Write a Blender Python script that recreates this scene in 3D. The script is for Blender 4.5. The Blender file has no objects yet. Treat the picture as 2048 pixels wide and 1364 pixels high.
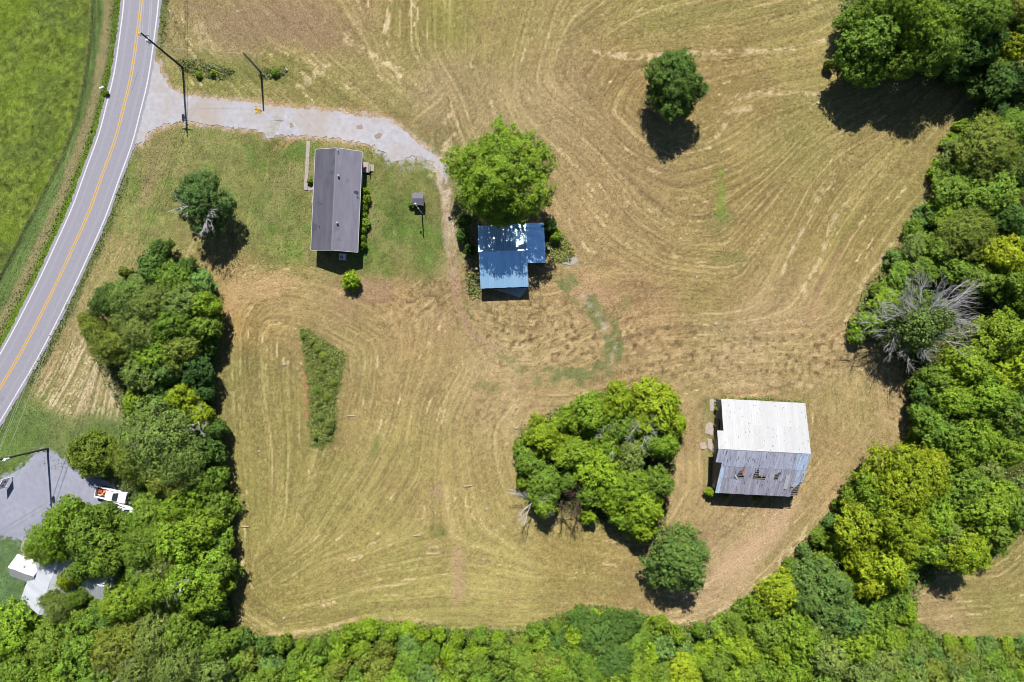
import bpy, bmesh, math, random
import numpy as np
from mathutils import Matrix, Vector

# ------------------------------------------------------------------ camera, light, exposure
H = 120.0                      # flying height of the camera above the field
S = 2048 / 180.0               # photo pixels per metre on the ground
scene = bpy.context.scene
C = scene.collection
cam_d = bpy.data.cameras.new('camera'); cam = bpy.data.objects.new('camera', cam_d); C.objects.link(cam)
cam.location = (0, 0, H); cam.rotation_euler = (0, 0, 0)
cam_d.sensor_width = 36; cam_d.lens = 24; cam_d.clip_start = 1; cam_d.clip_end = 6000
scene.camera = cam
SUN_EL = math.radians(49.3)
SUN_AZ = math.atan2(-0.068, 1.0)          # towards the sun, measured from +Y to +X
world = bpy.data.worlds.new('World'); scene.world = world; world.use_nodes = True
wn = world.node_tree; wn.nodes.clear()
sky = wn.nodes.new('ShaderNodeTexSky'); sky.sky_type = 'NISHITA'; sky.sun_disc = False
sky.sun_elevation = SUN_EL; sky.sun_rotation = SUN_AZ
sky.ozone_density = 3.0; sky.dust_density = 0.4; sky.altitude = 200
bg = wn.nodes.new('ShaderNodeBackground'); bg.inputs[1].default_value = 0.05
wo = wn.nodes.new('ShaderNodeOutputWorld')
wn.links.new(sky.outputs[0], bg.inputs[0]); wn.links.new(bg.outputs[0], wo.inputs[0])
sun_d = bpy.data.lights.new('sun', 'SUN'); sun = bpy.data.objects.new('sun', sun_d); C.objects.link(sun)
sun_d.energy = 5.0; sun_d.angle = math.radians(0.5); sun_d.color = (1.0, 0.955, 0.88)
to_sun = Vector((math.cos(SUN_EL) * math.sin(SUN_AZ), math.cos(SUN_EL) * math.cos(SUN_AZ), math.sin(SUN_EL)))
sun.rotation_euler = to_sun.to_track_quat('Z', 'Y').to_euler(); sun.location = (0, 60, 200)
scene.view_settings.view_transform = 'Standard'; scene.view_settings.look = 'None'
scene.view_settings.exposure = 0.95; scene.view_settings.gamma = 1.0
scene.view_settings.use_curve_mapping = False
scene.cycles.diffuse_bounces = 2; scene.cycles.max_bounces = 6
scene.cycles.pixel_filter_type = 'BLACKMAN_HARRIS'; scene.cycles.filter_width = 0.95
LIT = 2.66                     # display value of a flat sunlit surface of albedo 1, used to choose albedos

# ------------------------------------------------------------------ helpers
def gp(px, py, h=0.0):
    """ground point under a point of height h seen at photo pixel px,py"""
    k = (1 - h / H) / S
    return ((px - 1024) * k, -(py - 682) * k)
def lin(c):
    c = np.asarray(c, float) / 255.0
    return np.where(c <= 0.04045, c / 12.92, ((c + 0.055) / 1.055) ** 2.4)
def alb(r, g, b):
    return tuple(lin((r, g, b)) / LIT)

MATS = {}
def mat(name, color=(0.5, 0.5, 0.5), rough=0.8, metal=0.0, noise=None, obj_tint=False, bump=None, spec=0.3, stains=None, trans=0.0):
    """noise=(scale, amount[, stretch xyz]); stains=(scale, threshold, colour)"""
    if name in MATS: return MATS[name]
    m = bpy.data.materials.new(name); m.use_nodes = True; nt = m.node_tree
    p = nt.nodes['Principled BSDF']
    p.inputs['Roughness'].default_value = rough; p.inputs['Metallic'].default_value = metal
    p.inputs['Specular IOR Level'].default_value = spec
    tc = nt.nodes.new('ShaderNodeTexCoord'); vec = tc.outputs['Object']
    if obj_tint:                              # every sheet gets its own piece of the pattern
        oi = nt.nodes.new('ShaderNodeObjectInfo'); cur = oi.outputs['Color']
        ml = nt.nodes.new('ShaderNodeMath'); ml.operation = 'MULTIPLY'; ml.inputs[1].default_value = 90; nt.links.new(oi.outputs['Random'], ml.inputs[0])
        va = nt.nodes.new('ShaderNodeVectorMath'); nt.links.new(vec, va.inputs[0]); nt.links.new(ml.outputs[0], va.inputs[1]); vec = va.outputs[0]
    else:
        rgb = nt.nodes.new('ShaderNodeRGB'); rgb.outputs[0].default_value = (*color, 1); cur = rgb.outputs[0]
    if noise:
        mp = nt.nodes.new('ShaderNodeMapping'); nt.links.new(vec, mp.inputs[0])
        if len(noise) > 2: mp.inputs['Scale'].default_value = noise[2]
        nz = nt.nodes.new('ShaderNodeTexNoise'); nz.inputs['Scale'].default_value = noise[0]
        nz.inputs['Detail'].default_value = 6; nz.inputs['Roughness'].default_value = 0.65
        nt.links.new(mp.outputs[0], nz.inputs['Vector'])
        mr = nt.nodes.new('ShaderNodeMapRange'); mr.inputs[1].default_value = 0.25; mr.inputs[2].default_value = 0.75
        mr.inputs[3].default_value = 1 - noise[1]; mr.inputs[4].default_value = 1 + noise[1]
        nt.links.new(nz.outputs[0], mr.inputs[0])
        mx = nt.nodes.new('ShaderNodeMix'); mx.data_type = 'RGBA'; mx.blend_type = 'MULTIPLY'; mx.inputs[0].default_value = 1
        nt.links.new(cur, mx.inputs[6]); nt.links.new(mr.outputs[0], mx.inputs[7]); cur = mx.outputs[2]
    if stains:
        n2 = nt.nodes.new('ShaderNodeTexNoise'); n2.inputs['Scale'].default_value = stains[0]; n2.inputs['Detail'].default_value = 5
        mp2 = nt.nodes.new('ShaderNodeMapping'); nt.links.new(vec, mp2.inputs[0])
        if len(stains) > 3: mp2.inputs['Scale'].default_value = stains[3]
        nt.links.new(mp2.outputs[0], n2.inputs['Vector'])
        r2 = nt.nodes.new('ShaderNodeMapRange'); r2.inputs[1].default_value = stains[1]; r2.inputs[2].default_value = stains[1] + (stains[4] if len(stains) > 4 else 0.06)
        nt.links.new(n2.outputs[0], r2.inputs[0])
        m2 = nt.nodes.new('ShaderNodeMix'); m2.data_type = 'RGBA'
        nt.links.new(r2.outputs[0], m2.inputs[0]); nt.links.new(cur, m2.inputs[6]); m2.inputs[7].default_value = (*stains[2], 1)
        cur = m2.outputs[2]
    nt.links.new(cur, p.inputs['Base Color'])
    if bump:
        nb = nt.nodes.new('ShaderNodeTexNoise'); nb.inputs['Scale'].default_value = bump[0]; nb.inputs['Detail'].default_value = 4
        nt.links.new(tc.outputs['Object'], nb.inputs['Vector'])
        bp = nt.nodes.new('ShaderNodeBump'); bp.inputs['Strength'].default_value = bump[1]; bp.inputs['Distance'].default_value = bump[2]
        nt.links.new(nb.outputs[0], bp.inputs['Height']); nt.links.new(bp.outputs[0], p.inputs['Normal'])
    MATS[name] = m
    return m

def leaf_mat():
    m = bpy.data.materials.new('leaves'); m.use_nodes = True; nt = m.node_tree; nt.nodes.clear()
    out = nt.nodes.new('ShaderNodeOutputMaterial')
    oi = nt.nodes.new('ShaderNodeObjectInfo')
    at = nt.nodes.new('ShaderNodeAttribute'); at.attribute_name = 'leaf'
    sep = nt.nodes.new('ShaderNodeSeparateColor'); nt.links.new(at.outputs['Color'], sep.inputs[0])
    hsv = nt.nodes.new('ShaderNodeHueSaturation'); nt.links.new(oi.outputs['Color'], hsv.inputs['Color'])
    h = nt.nodes.new('ShaderNodeMapRange'); h.inputs[3].default_value = 0.478; h.inputs[4].default_value = 0.522
    nt.links.new(sep.outputs[1], h.inputs[0]); nt.links.new(h.outputs[0], hsv.inputs['Hue'])
    v = nt.nodes.new('ShaderNodeMapRange'); v.inputs[3].default_value = 0.45; v.inputs[4].default_value = 1.6
    nt.links.new(sep.outputs[0], v.inputs[0]); nt.links.new(v.outputs[0], hsv.inputs['Value'])
    d = nt.nodes.new('ShaderNodeBsdfPrincipled'); d.inputs['Roughness'].default_value = 0.6; d.inputs['Specular IOR Level'].default_value = 0.12
    t = nt.nodes.new('ShaderNodeBsdfTranslucent')
    warm = nt.nodes.new('ShaderNodeMix'); warm.data_type = 'RGBA'; warm.blend_type = 'MULTIPLY'; warm.inputs[0].default_value = 1
    warm.inputs[7].default_value = (1.1, 1.3, 0.4, 1)
    nt.links.new(hsv.outputs[0], warm.inputs[6])
    nt.links.new(hsv.outputs[0], d.inputs['Base Color']); nt.links.new(warm.outputs[2], t.inputs['Color'])
    mx = nt.nodes.new('ShaderNodeMixShader'); mx.inputs[0].default_value = 0.12
    nt.links.new(d.outputs[0], mx.inputs[1]); nt.links.new(t.outputs[0], mx.inputs[2]); nt.links.new(mx.outputs[0], out.inputs[0])
    return m
LEAF = leaf_mat()

def link_obj(name, data, parent=None, loc=None, M=None):
    o = bpy.data.objects.new(name, data); C.objects.link(o)
    if parent is not None: o.parent = parent
    if M is not None: o.matrix_basis = M
    elif loc is not None: o.location = loc
    return o
def tag(o, label=None, cat=None, group=None, kind=None):
    if label: o['label'] = label
    if cat: o['category'] = cat
    if group: o['group'] = group
    if kind: o['kind'] = kind
    return o
def thing(name, label, cat, loc, rz=0.0, group=None):
    o = link_obj(name, None, loc=loc); o.rotation_euler = (0, 0, rz); o.empty_display_size = 0.5
    return tag(o, label, cat, group)

class MB:
    def __init__(s): s.v = []; s.f = []
    def add(s, vs, fs, M=None):
        b = len(s.v)
        for v in vs: s.v.append(tuple(M @ Vector(v)) if M is not None else tuple(v))
        for f in fs: s.f.append(tuple(i + b for i in f))
        return s
    def box(s, x0, x1, y0, y1, z0, z1, M=None):
        return s.add([(x0,y0,z0),(x1,y0,z0),(x1,y1,z0),(x0,y1,z0),(x0,y0,z1),(x1,y0,z1),(x1,y1,z1),(x0,y1,z1)],
              [(3,2,1,0),(4,5,6,7),(0,1,5,4),(1,2,6,5),(2,3,7,6),(3,0,4,7)], M)
    def tube(s, pts, rad, n=6, cap=True):
        pts = [Vector(p) for p in pts]; b = len(s.v)
        if not hasattr(rad, '__len__'): rad = [rad] * len(pts)
        ref = None
        for i, p in enumerate(pts):
            d = (pts[min(i + 1, len(pts) - 1)] - pts[max(i - 1, 0)])
            d = d.normalized() if d.length > 1e-9 else Vector((0, 0, 1))
            if ref is None:
                ref = Vector((1, 0, 0)) if abs(d.x) < 0.8 else Vector((0, 1, 0))
            u = (ref - d * ref.dot(d)).normalized(); w = d.cross(u); ref = u
            for k in range(n):
                a = 2 * math.pi * k / n
                s.v.append(tuple(p + (u * math.cos(a) + w * math.sin(a)) * rad[i]))
        for i in range(len(pts) - 1):
            for k in range(n):
                k2 = (k + 1) % n
                s.f.append((b + i*n + k, b + i*n + k2, b + (i+1)*n + k2, b + (i+1)*n + k))
        if cap:
            s.f.append(tuple(b + k for k in reversed(range(n))))
            s.f.append(tuple(b + (len(pts)-1)*n + k for k in range(n)))
        return s
    def prism(s, poly, z0, z1):
        n = len(poly); b = len(s.v)
        s.v += [(x, y, z0) for x, y in poly] + [(x, y, z1) for x, y in poly]
        s.f.append(tuple(b + i for i in reversed(range(n)))); s.f.append(tuple(b + n + i for i in range(n)))
        for i in range(n):
            j = (i + 1) % n; s.f.append((b+i, b+j, b+n+j, b+n+i))
        return s
    def mesh(s, name, m=None, bevel=0, smooth=False):
        me = bpy.data.meshes.new(name); me.from_pydata(s.v, [], s.f)
        bm = bmesh.new(); bm.from_mesh(me)
        bmesh.ops.recalc_face_normals(bm, faces=bm.faces)
        if bevel: bmesh.ops.bevel(bm, geom=list(bm.edges), offset=bevel, segments=2, affect='EDGES', profile=0.6)
        bm.to_mesh(me); bm.free()
        if m: me.materials.append(m)
        if smooth: me.polygons.foreach_set('use_smooth', [True] * len(me.polygons))
        return me
    def build(s, name, m, parent=None, loc=None, M=None, bevel=0, smooth=False):
        return link_obj(name, s.mesh(name, m, bevel, smooth), parent, loc, M)

def catmull(P, n=8):
    P = [np.array(p, float) for p in P]; out = []
    for i in range(len(P) - 1):
        p0, p1, p2, p3 = P[max(i-1, 0)], P[i], P[i+1], P[min(i+2, len(P)-1)]
        for k in range(n):
            t = k / n
            out.append(0.5*((2*p1) + (-p0+p2)*t + (2*p0-5*p1+4*p2-p3)*t*t + (-p0+3*p1-3*p2+p3)*t**3))
    out.append(P[-1]); return np.array(out)

# ------------------------------------------------------------------ plan of the place (photo pixels on the ground)
ROAD = catmull([(262,-900),(280,-500),(285,-200),(284,-60),(282.5,0),(275,65),(262.5,150),(246,220),(230,280),(205,349),(176.5,427),(141.6,505),
                (110.8,571),(73.9,645),(41,706.5),(0,776),(-60,876),(-160,1040),(-300,1260),(-520,1580),(-800,1950)], 10)
DRIVE = [(302,118),(314,122),(322,150),(342,178),(370,190),(425,197),(512,207),(565,216),(653,221),(711,230),(770,237),(800,254),(829,279),(866,308),(890,340),
         (896,362),(886,352),(869,326),(836,311),(806,318),(782,323),(768,304),(748,291),(681,277),(613,272),(593,271),(553,271),(535,277),(524,263),(512,259),(437,252),(375,243),(325,250),(300,265),
         (284,286),(258,292),(262,262),(280,215),(292,160)]
LOT = [(-260,1000),(-60,975),(0,958),(22,949),(40,939),(54,927),(60,918),(75,907),(92,905),(115,910),(137,936),(175,951),(207,960),(228,974),(252,1000),(262,1036),(200,1046),(130,1050),(100,1068),(60,1084),
       (44,1081),(12,1071),(-60,1066),(-260,1120)]
PATCH = [(597,653),(620,664),(660,686),(692,708),(688,730),(678,780),(672,850),(664,885),(640,897),(622,890),(619,840),(617,780),(608,710)]
WFIELD = [(-900,-900),(180,-900),(183,-60),(181,0),(178,70),(165,160),(148,240),(118,320),(60,430),(0,545),(-80,690),(-300,1000),(-900,1700)]
LAWN = [(300,262),(420,250),(520,262),(600,272),(700,290),(760,315),(840,330),(885,372),(893,470),(896,545),(850,560),(700,552),(560,540),(480,528),(430,520),(380,480),(290,520),(230,470),(262,330)]
SWLAWN = [(40,800),(120,835),(250,830),(330,860),(360,1000),(230,1100),(180,1300),(-100,1330),(-400,1500),(-420,1130),(-120,960),(10,820)]
EWOOD = [(1690,-200),(1680,20),(1690,110),(1740,150),(1830,160),(1960,190),(1960,250),(1905,300),(1865,390),(1805,480),(1740,560),(1690,650),(1740,690),(1800,740),(1820,860),(1800,905),(1700,985),(1640,1040),
         (1590,1110),(1500,1190),(1420,1238),(1350,1250),(1290,1225),(1200,1208),(1130,1222),(1040,1255),(900,1250),(740,1240),(620,1270),(530,1275),(478,1245),(470,1300),(450,1500),(2400,1500),(2400,1270),(2048,1275),(1900,1275),(1830,1240),
         (1840,1180),(1900,1130),(1980,1120),(2060,1050),(2060,960),(2400,900),(2400,-200)]
WWOOD = [(300,490),(420,540),(436,600),(432,680),(430,800),(438,900),(455,1000),(462,1100),(468,1200),(470,1300),(450,1500),(-260,1500),(-200,1330),(40,1270),(130,1230),(230,1180),(250,1010),(230,960),(245,830),(180,700),(220,600)]
GROVE = [(1040,850),(1150,800),(1230,772),(1330,775),(1370,830),(1350,930),(1330,1050),(1250,1065),(1150,1040),(1050,1010),(1035,930)]
HEDGE = [(1690,650),(1740,560),(1800,480)]

# ------------------------------------------------------------------ ground
rng = np.random.default_rng(7)
CELL = 3.2
gx = np.arange(-240, 2290 + 1e-6, CELL); gy = np.arange(-240, 1606, CELL)
X, Y = np.meshgrid(gx, gy); NY, NX = X.shape
def vnoise(scale, seed, XX=None, YY=None):
    XX = X if XX is None else XX; YY = Y if YY is None else YY
    r = np.random.default_rng(seed)
    nxx = int(2700 / scale) + 4; nyy = int(2000 / scale) + 4
    g = r.random((nyy, nxx))
    u = (XX + 260) / scale; v = (YY + 260) / scale
    i = np.clip(np.floor(u).astype(int), 0, nxx - 2); j = np.clip(np.floor(v).astype(int), 0, nyy - 2)
    fu = np.clip(u - i, 0, 1); fv = np.clip(v - j, 0, 1); fu = fu*fu*(3-2*fu); fv = fv*fv*(3-2*fv)
    return (g[j, i]*(1-fu) + g[j, i+1]*fu)*(1-fv) + (g[j+1, i]*(1-fu) + g[j+1, i+1]*fu)*fv
def fbm(scale, seed, octv=4, XX=None, YY=None):
    t = 0; a = 1; s = 0
    for k in range(octv):
        if scale / 2**k < 3: break
        t = t + a * vnoise(scale / 2**k, seed + k * 17, XX, YY); s += a; a *= 0.6
    return t / s
def segdist(P, closed, XX=None, YY=None):
    XX = X if XX is None else XX; YY = Y if YY is None else YY
    P = np.array(P, float); n = len(P); best = np.full(np.shape(XX), 1e18)
    for i in range(n if closed else n - 1):
        a = P[i]; b = P[(i + 1) % n]; d = b - a; L = d @ d + 1e-9
        t = np.clip(((XX - a[0])*d[0] + (YY - a[1])*d[1]) / L, 0, 1)
        best = np.minimum(best, (XX - a[0] - t*d[0])**2 + (YY - a[1] - t*d[1])**2)
    return np.sqrt(best)
def inside(P, XX=None, YY=None):
    XX = X if XX is None else XX; YY = Y if YY is None else YY
    P = np.array(P, float); r = np.zeros(np.shape(XX), bool); n = len(P)
    for i in range(n):
        a = P[i]; b = P[(i + 1) % n]
        if a[1] == b[1]: continue
        c = ((a[1] > YY) != (b[1] > YY)) & (XX < (b[0]-a[0])*(YY-a[1])/(b[1]-a[1]) + a[0]); r ^= c
    return r
def sdf(P, XX=None, YY=None):
    d = segdist(P, True, XX, YY); return np.where(inside(P, XX, YY), -d, d)
def sstep(a, b, x):
    t = np.clip((x - a) / (b - a), 0, 1); return t*t*(3 - 2*t)
def mask(P, soft=10, wob=8, wscale=30, seed=1):
    return 1 - sstep(-soft, soft, sdf(P) + (fbm(wscale, seed) - 0.5) * 2 * wob)
def line(P, w, soft=2, wob=2, seed=3):
    return 1 - sstep(w, w + soft, segdist(P, False) + (fbm(24, seed) - 0.5) * 2 * wob)
def idw(pts, p=3.0):
    num = 0; den = 0
    for x, y, *val in pts:
        w = 1.0 / (((X - x)**2 + (Y - y)**2 + 900.0) ** (p / 2))
        num = num + w[..., None] * np.array(val, float); den = den + w
    return num / den[..., None]

# direction of the mowing passes: angle in the photo, degrees, up to the right positive
ANG = [(460,720,92),(470,900,94),(490,1050,95),(520,800,94),(560,1000,88),(650,1020,60),(700,1000,55),(760,900,62),(800,980,58),(850,880,85),(900,1000,98),(950,930,104),(1010,1000,118),(1040,1080,135),
       (560,1110,35),(480,1180,110),(520,1240,150),(600,1250,12),(700,1225,14),(800,1210,2),(950,1210,176),(1100,1190,5),(1000,1120,170),(850,1130,10),(700,1130,15),(1200,1150,170),(1290,1220,168),
       (1400,1230,20),(1500,1150,42),(1580,1070,48),(1640,1000,52),(1450,1080,40),(1700,900,50),(1800,820,150),(1660,820,95),(1400,930,92),(1390,1020,60),
       (1100,700,20),(1200,620,28),(1000,620,160),(1050,760,170),(1250,740,14),(1400,640,4),(1500,700,2),(1620,690,2),(1400,520,178),(1300,470,150),(1250,400,125),
       (1500,450,50),(1560,540,62),(1620,420,60),(1680,560,58),(1750,450,55),(1820,350,55),(1870,290,50),(1600,300,45),(1680,250,30),(1500,250,38),(1450,310,25),(1400,330,15),(1300,330,160),(1260,260,135),
       (1230,180,60),(1180,320,128),(1130,420,120),(1150,230,140),(1450,200,30),(1550,190,12),(1640,180,8),(1300,100,12),(1450,110,5),(1600,110,14),(1500,40,15),(1650,50,25),(1200,40,40),(1080,60,75),(1000,60,80),(900,40,85),(800,40,84),
       (760,110,100),(700,100,130),(640,60,125),(560,40,130),(500,60,125),(430,40,115),(420,90,135),(560,100,160),(680,150,150),(780,160,140),(880,160,120),(920,250,110),(860,210,35),
       (560,570,10),(480,580,40),(450,640,75),(600,600,160),(700,640,150),(790,640,140),(860,600,35),(830,700,75),(760,760,80),(900,760,60),(930,680,120),(1000,830,60),(1020,900,100),
       (150,740,62),(200,790,75),(110,790,60),(250,420,66),(300,330,70),(200,560,62),(150,150,85),(50,400,60),(200,100,86),(80,200,80),
       (1960,1170,175),(2000,1250,3),(2030,1130,40),(1880,1230,5),(2040,950,60),(550,430,90),(800,450,90)]
th = np.radians([a[2] for a in ANG])
V2 = idw([(a[0], a[1], math.cos(2*t), math.sin(2*t)) for a, t in zip(ANG, th)], 3.6)
theta = 0.5 * np.arctan2(V2[..., 1], V2[..., 0]) + (fbm(160, 90) - 0.5) * 0.35
DX = np.cos(theta); DY = -np.sin(theta)
def lic(noise, steps):
    acc = noise.copy(); I0 = np.arange(NX)[None, :].repeat(NY, 0).astype(np.float32); J0 = np.arange(NY)[:, None].repeat(NX, 1).astype(np.float32)
    for sg in (1, -1):
        I = I0.copy(); J = J0.copy()
        pdx = DX * sg; pdy = DY * sg
        for k in range(steps):
            ii = np.clip(I + 0.5, 0, NX-1).astype(np.int32); jj = np.clip(J + 0.5, 0, NY-1).astype(np.int32)
            dx = DX[jj, ii]; dy = DY[jj, ii]; s = np.sign(dx*pdx + dy*pdy); s[s == 0] = 1
            pdx = dx*s; pdy = dy*s; I += pdx; J += pdy
            ii = np.clip(I + 0.5, 0, NX-1).astype(np.int32); jj = np.clip(J + 0.5, 0, NY-1).astype(np.int32)
            acc += noise[jj, ii]
    return acc / (2*steps + 1)
def norm(a): return (a - a.mean()) / (a.std() + 1e-9)
white = rng.random((NY, NX))
L1 = norm(lic(white, 9))
white2 = rng.random((NY, NX))
L2 = norm(lic(white2, 42))
L3 = norm(lic(vnoise(10, 35), 60))
sparse = (rng.random((NY, NX)) > 0.9966).astype(float)
L4 = lic(sparse, 4)
L4 = np.clip(L4 * 9, 0, 1)
clump = (fbm(120, 41) > 0.5) * 1.0

RGB = [(550,900,142,128,74),(470,760,132,123,70),(480,1000,144,132,74),(640,1000,152,138,80),(800,900,158,140,86),(900,1000,162,144,88),(700,1120,164,146,86),(500,1150,148,132,76),(1000,750,178,153,108),(850,700,164,138,92),(1150,650,166,140,96),(1080,600,158,132,88),
       (1300,620,160,130,90),(1500,680,172,144,104),(1400,550,152,131,82),(1600,300,148,132,80),(1500,380,146,126,76),(1700,450,144,126,74),(1250,300,154,128,88),(1150,200,162,138,98),(1150,420,160,134,92),(1300,60,150,135,80),(1450,150,146,124,76),(1250,160,146,122,76),
       (1600,90,148,130,78),(1000,60,150,133,82),(900,40,140,132,70),(800,60,146,128,78),(700,40,150,128,88),(570,40,146,120,90),(480,50,142,118,88),(650,60,146,118,84),(440,60,160,140,96),(1650,40,152,138,84),(700,140,152,136,86),(780,130,158,140,92),(560,130,138,130,72),(440,170,128,128,66),
       (650,180,140,130,76),(880,180,162,138,102),(960,200,158,136,96),(1000,240,162,140,100),(1450,1150,178,150,112),(1500,1050,170,144,102),(1600,950,170,142,98),(1400,960,166,142,96),(1000,1200,168,154,90),(850,1180,160,148,84),(700,1220,162,150,84),(600,1230,156,140,80),(1150,1120,154,134,78),(1200,1190,160,136,86),
       (1700,760,172,146,100),(1750,850,168,142,98),(1640,760,168,140,98),(1980,1200,142,132,74),(2000,1140,150,130,80),(1880,1250,166,142,98),(2030,950,140,128,70),(150,760,172,150,108),(220,720,168,146,104),(120,740,158,132,92),(330,300,124,120,68),(280,420,132,134,74),(240,520,152,138,88),(360,330,134,131,76),
       (550,430,113,121,64),(430,300,130,131,74),(560,300,114,118,62),(560,500,124,130,66),(780,450,92,112,50),(830,400,110,116,58),(780,340,112,116,58),(860,520,98,118,52),(740,530,100,114,50),(800,600,166,134,90),(700,580,158,128,92),(560,580,168,140,94),(480,560,160,134,88),(470,620,158,128,76),
       (860,640,166,138,98),(900,560,156,130,92),(60,840,104,122,64),(200,880,98,120,60),(20,1150,98,122,74),(20,900,104,124,58),(250,1000,90,112,50)]
A = idw([(x, y, *lin((r, g, b))) for x, y, r, g, b in RGB], 3.2)
def mixc(A, col, m):
    return A * (1 - m[..., None]) + np.array(lin(col)) * m[..., None]
hay = np.ones_like(X)
low = fbm(70, 50, 5) - 0.5; mid = fbm(22, 60, 4) - 0.5
wf = mask(WFIELD, 5, 3, 20, 5)
lawn = mask(LAWN, 14, 12, 40, 6); swl = mask(SWLAWN, 10, 8, 30, 7)
hay = 1 - np.clip(wf + lawn*0.85 + swl, 0, 1)
# mottling and streaks of the hay
A = A * (1 + hay * (0.04*L1 + 0.105*L2 + 0.04*L3) + low*0.30 + mid*0.16)[..., None]
tanz = np.exp(-((X - 1080)/300)**2 - ((Y - 470)/420)**2)
gfac = (1 - .85*tanz)*np.clip(L3*0.09 + .10 + (fbm(110, 52, 4) - 0.5)*1.2, 0, 0.5) * hay
A = mixc(A, (122, 120, 60), gfac * 0.8)
bfac = np.clip((fbm(95, 57, 5) - 0.55)*1.6, 0, 0.22) * hay
A = mixc(A, (140, 108, 76), bfac)
straw = np.clip(L4 * (0.2 + 0.8*clump) + np.clip(L2 - 1.9, 0, 1)*0.35, 0, 1) * hay * sstep(.32, .6, vnoise(10, 44))
A = mixc(A, (212, 186, 138), straw * 0.85)
spk = sstep(.66, .82, vnoise(5, 46)) * hay
A = mixc(A, (206, 184, 132), np.clip(L2 - 1.15, 0, 1) * hay * .38)
A = mixc(A, (196, 172, 122), spk * .22)
A = mixc(A, (96, 84, 46), sstep(.70, .84, vnoise(5.5, 47)) * hay * .22)
# stubble dots in the middle of the field
stub = mask([(930,590),(1120,600),(1300,640),(1480,660),(1700,640),(1720,740),(1600,780),(1400,770),(1200,750),(1050,740),(960,700)], 40, 25, 60, 9)
stub2 = np.clip(stub + mask([(720,580),(880,570),(900,640),(760,650)], 30, 20, 50, 10) + mask([(950,760),(1040,770),(1000,900),(930,880)], 30, 20, 50, 10)*0.6, 0, 1)
dots = sstep(0.70, 0.80, vnoise(6.5, 71)); lites = sstep(0.62, 0.8, vnoise(7.5, 73))
A = mixc(A, (84, 66, 40), stub2 * dots * 0.62); A = mixc(A, (205, 176, 128), stub2 * lites * 0.45)
# swaths of windrow straw
for P, w, k in ([[(1290,120),(1380,105),(1480,103),(1560,98),(1660,80)], 3, .6], [[(1180,105),(1250,112),(1330,112)], 5, .6], [[(680,68),(720,98),(780,128),(800,150)], 5, .75], [[(780,0),(776,40),(768,62)], 3.5, .8], [[(826,0),(824,60)], 3.5, .7], [[(440,40),(400,60),(428,108)], 12, .35],
               [[(1700,392),(1660,450),(1640,520),(1600,590)], 3, .45], [[(1560,555),(1600,470),(1650,370)], 3, .5], [[(1440,240),(1500,190),(1560,186),(1640,188)], 2.5, .5], [[(1410,300),(1470,230),(1500,215)], 2.5, .55], [[(870,350),(900,300),(900,240)], 14, .55], [[(620,150),(600,175),(620,160),(650,130)], 9, .5],
               [[(1135,820),(1080,840),(1050,845)], 3, .5], [[(1420,772),(1520,765),(1640,770)], 4, .35], [[(1310,1238),(1400,1240),(1500,1180),(1600,1080),(1640,1010)], 3, .55], [[(1690,645),(1730,560),(1800,470),(1860,390)], 3, .55], [[(480,1240),(540,1270),(620,1262),(740,1236),(880,1246)], 3, .35]):
    A = mixc(A, (218, 192, 148), line(catmull(P, 6), w, 4, 4, 13) * sstep(0.42, 0.66, fbm(10, 15) + L2*0.05) * k)
# dry red-brown patches, bare soil
for P, c, s in (([(612,690),(622,720),(622,840),(612,838),(606,760)], (172,122,84), 6), ([(905,1100),(925,1098),(928,1200),(905,1220)], (172,142,106), 10), ([(855,985),(880,960),(884,1000)], (164,136,102), 8),
                ([(380,10),(620,0),(700,90),(560,88),(430,80)], (142,118,88), 34), ([(705,555),(790,560),(780,600),(730,610)], (158,126,96), 12), ([(440,590),(470,560),(560,545),(600,560),(500,600),(450,640)], (182,150,104), 14),
                ([(1125,560),(1180,540),(1230,590),(1180,640)], (176,142,104), 22), ([(1430,1140),(1500,1060),(1560,1010),(1600,1000),(1560,1080),(1460,1180)], (190,158,122), 22), ([(1700,470),(1640,580),(1610,660),(1640,560)], (150,114,86), 8),
                ([(720,218),(860,262),(830,250),(760,226)], (160,122,86), 8), ([(380,200),(520,210),(720,230),(720,222),(520,200),(380,190)], (168,136,96), 5), ([(1130,515),(1160,512),(1155,530),(1130,532)], (176,160,138), 4),
                ([(300,300),(330,280),(300,400),(270,440)], (142,122,88), 14)):
    A = mixc(A, c, mask(P, s, s*0.7, 22, 19) * 0.75)
# greener marks
for P, w, c, k in ([[(1130,560),(1170,600),(1215,650),(1235,700),(1215,735),(1170,755),(1100,752)], 15, (112,118,70), .85], [[(1436,345),(1440,400),(1442,430)], 7, (120,140,54), .8], [[(1000,705),(1040,735),(1080,765)], 6, (120,122,72), .55],
                [[(1300,40),(1500,20)], 16, (130,130,66), .3], [[(920,640),(935,625),(925,600)], 6, (108,112,58), .6], [[(872,1060),(880,1065)], 9, (110,116,56), .7], [[(748,905),(755,880)], 5, (112,120,58), .6], [[(950,780),(985,775)], 9, (112,116,60), .5],
                [[(1440,520),(1480,525)], 16, (122,120,66), .45], [[(1450,440),(1430,450)], 20, (112,112,66), .4], [[(1240,610),(1250,600)], 9, (126,130,70), .5], [[(395,125),(450,135),(560,140)], 22, (110,114,56), .55]):
    A = mixc(A, c, line(P, w, 8, 6, 23) * sstep(0.25, 0.6, fbm(18, 25)) * k)
A = mixc(A, (196,182,164), line([(1165,590),(1205,640),(1225,690),(1230,735)], 4, 4, 4, 27) * sstep(0.4, 0.6, fbm(10, 28)) * .35)
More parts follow.
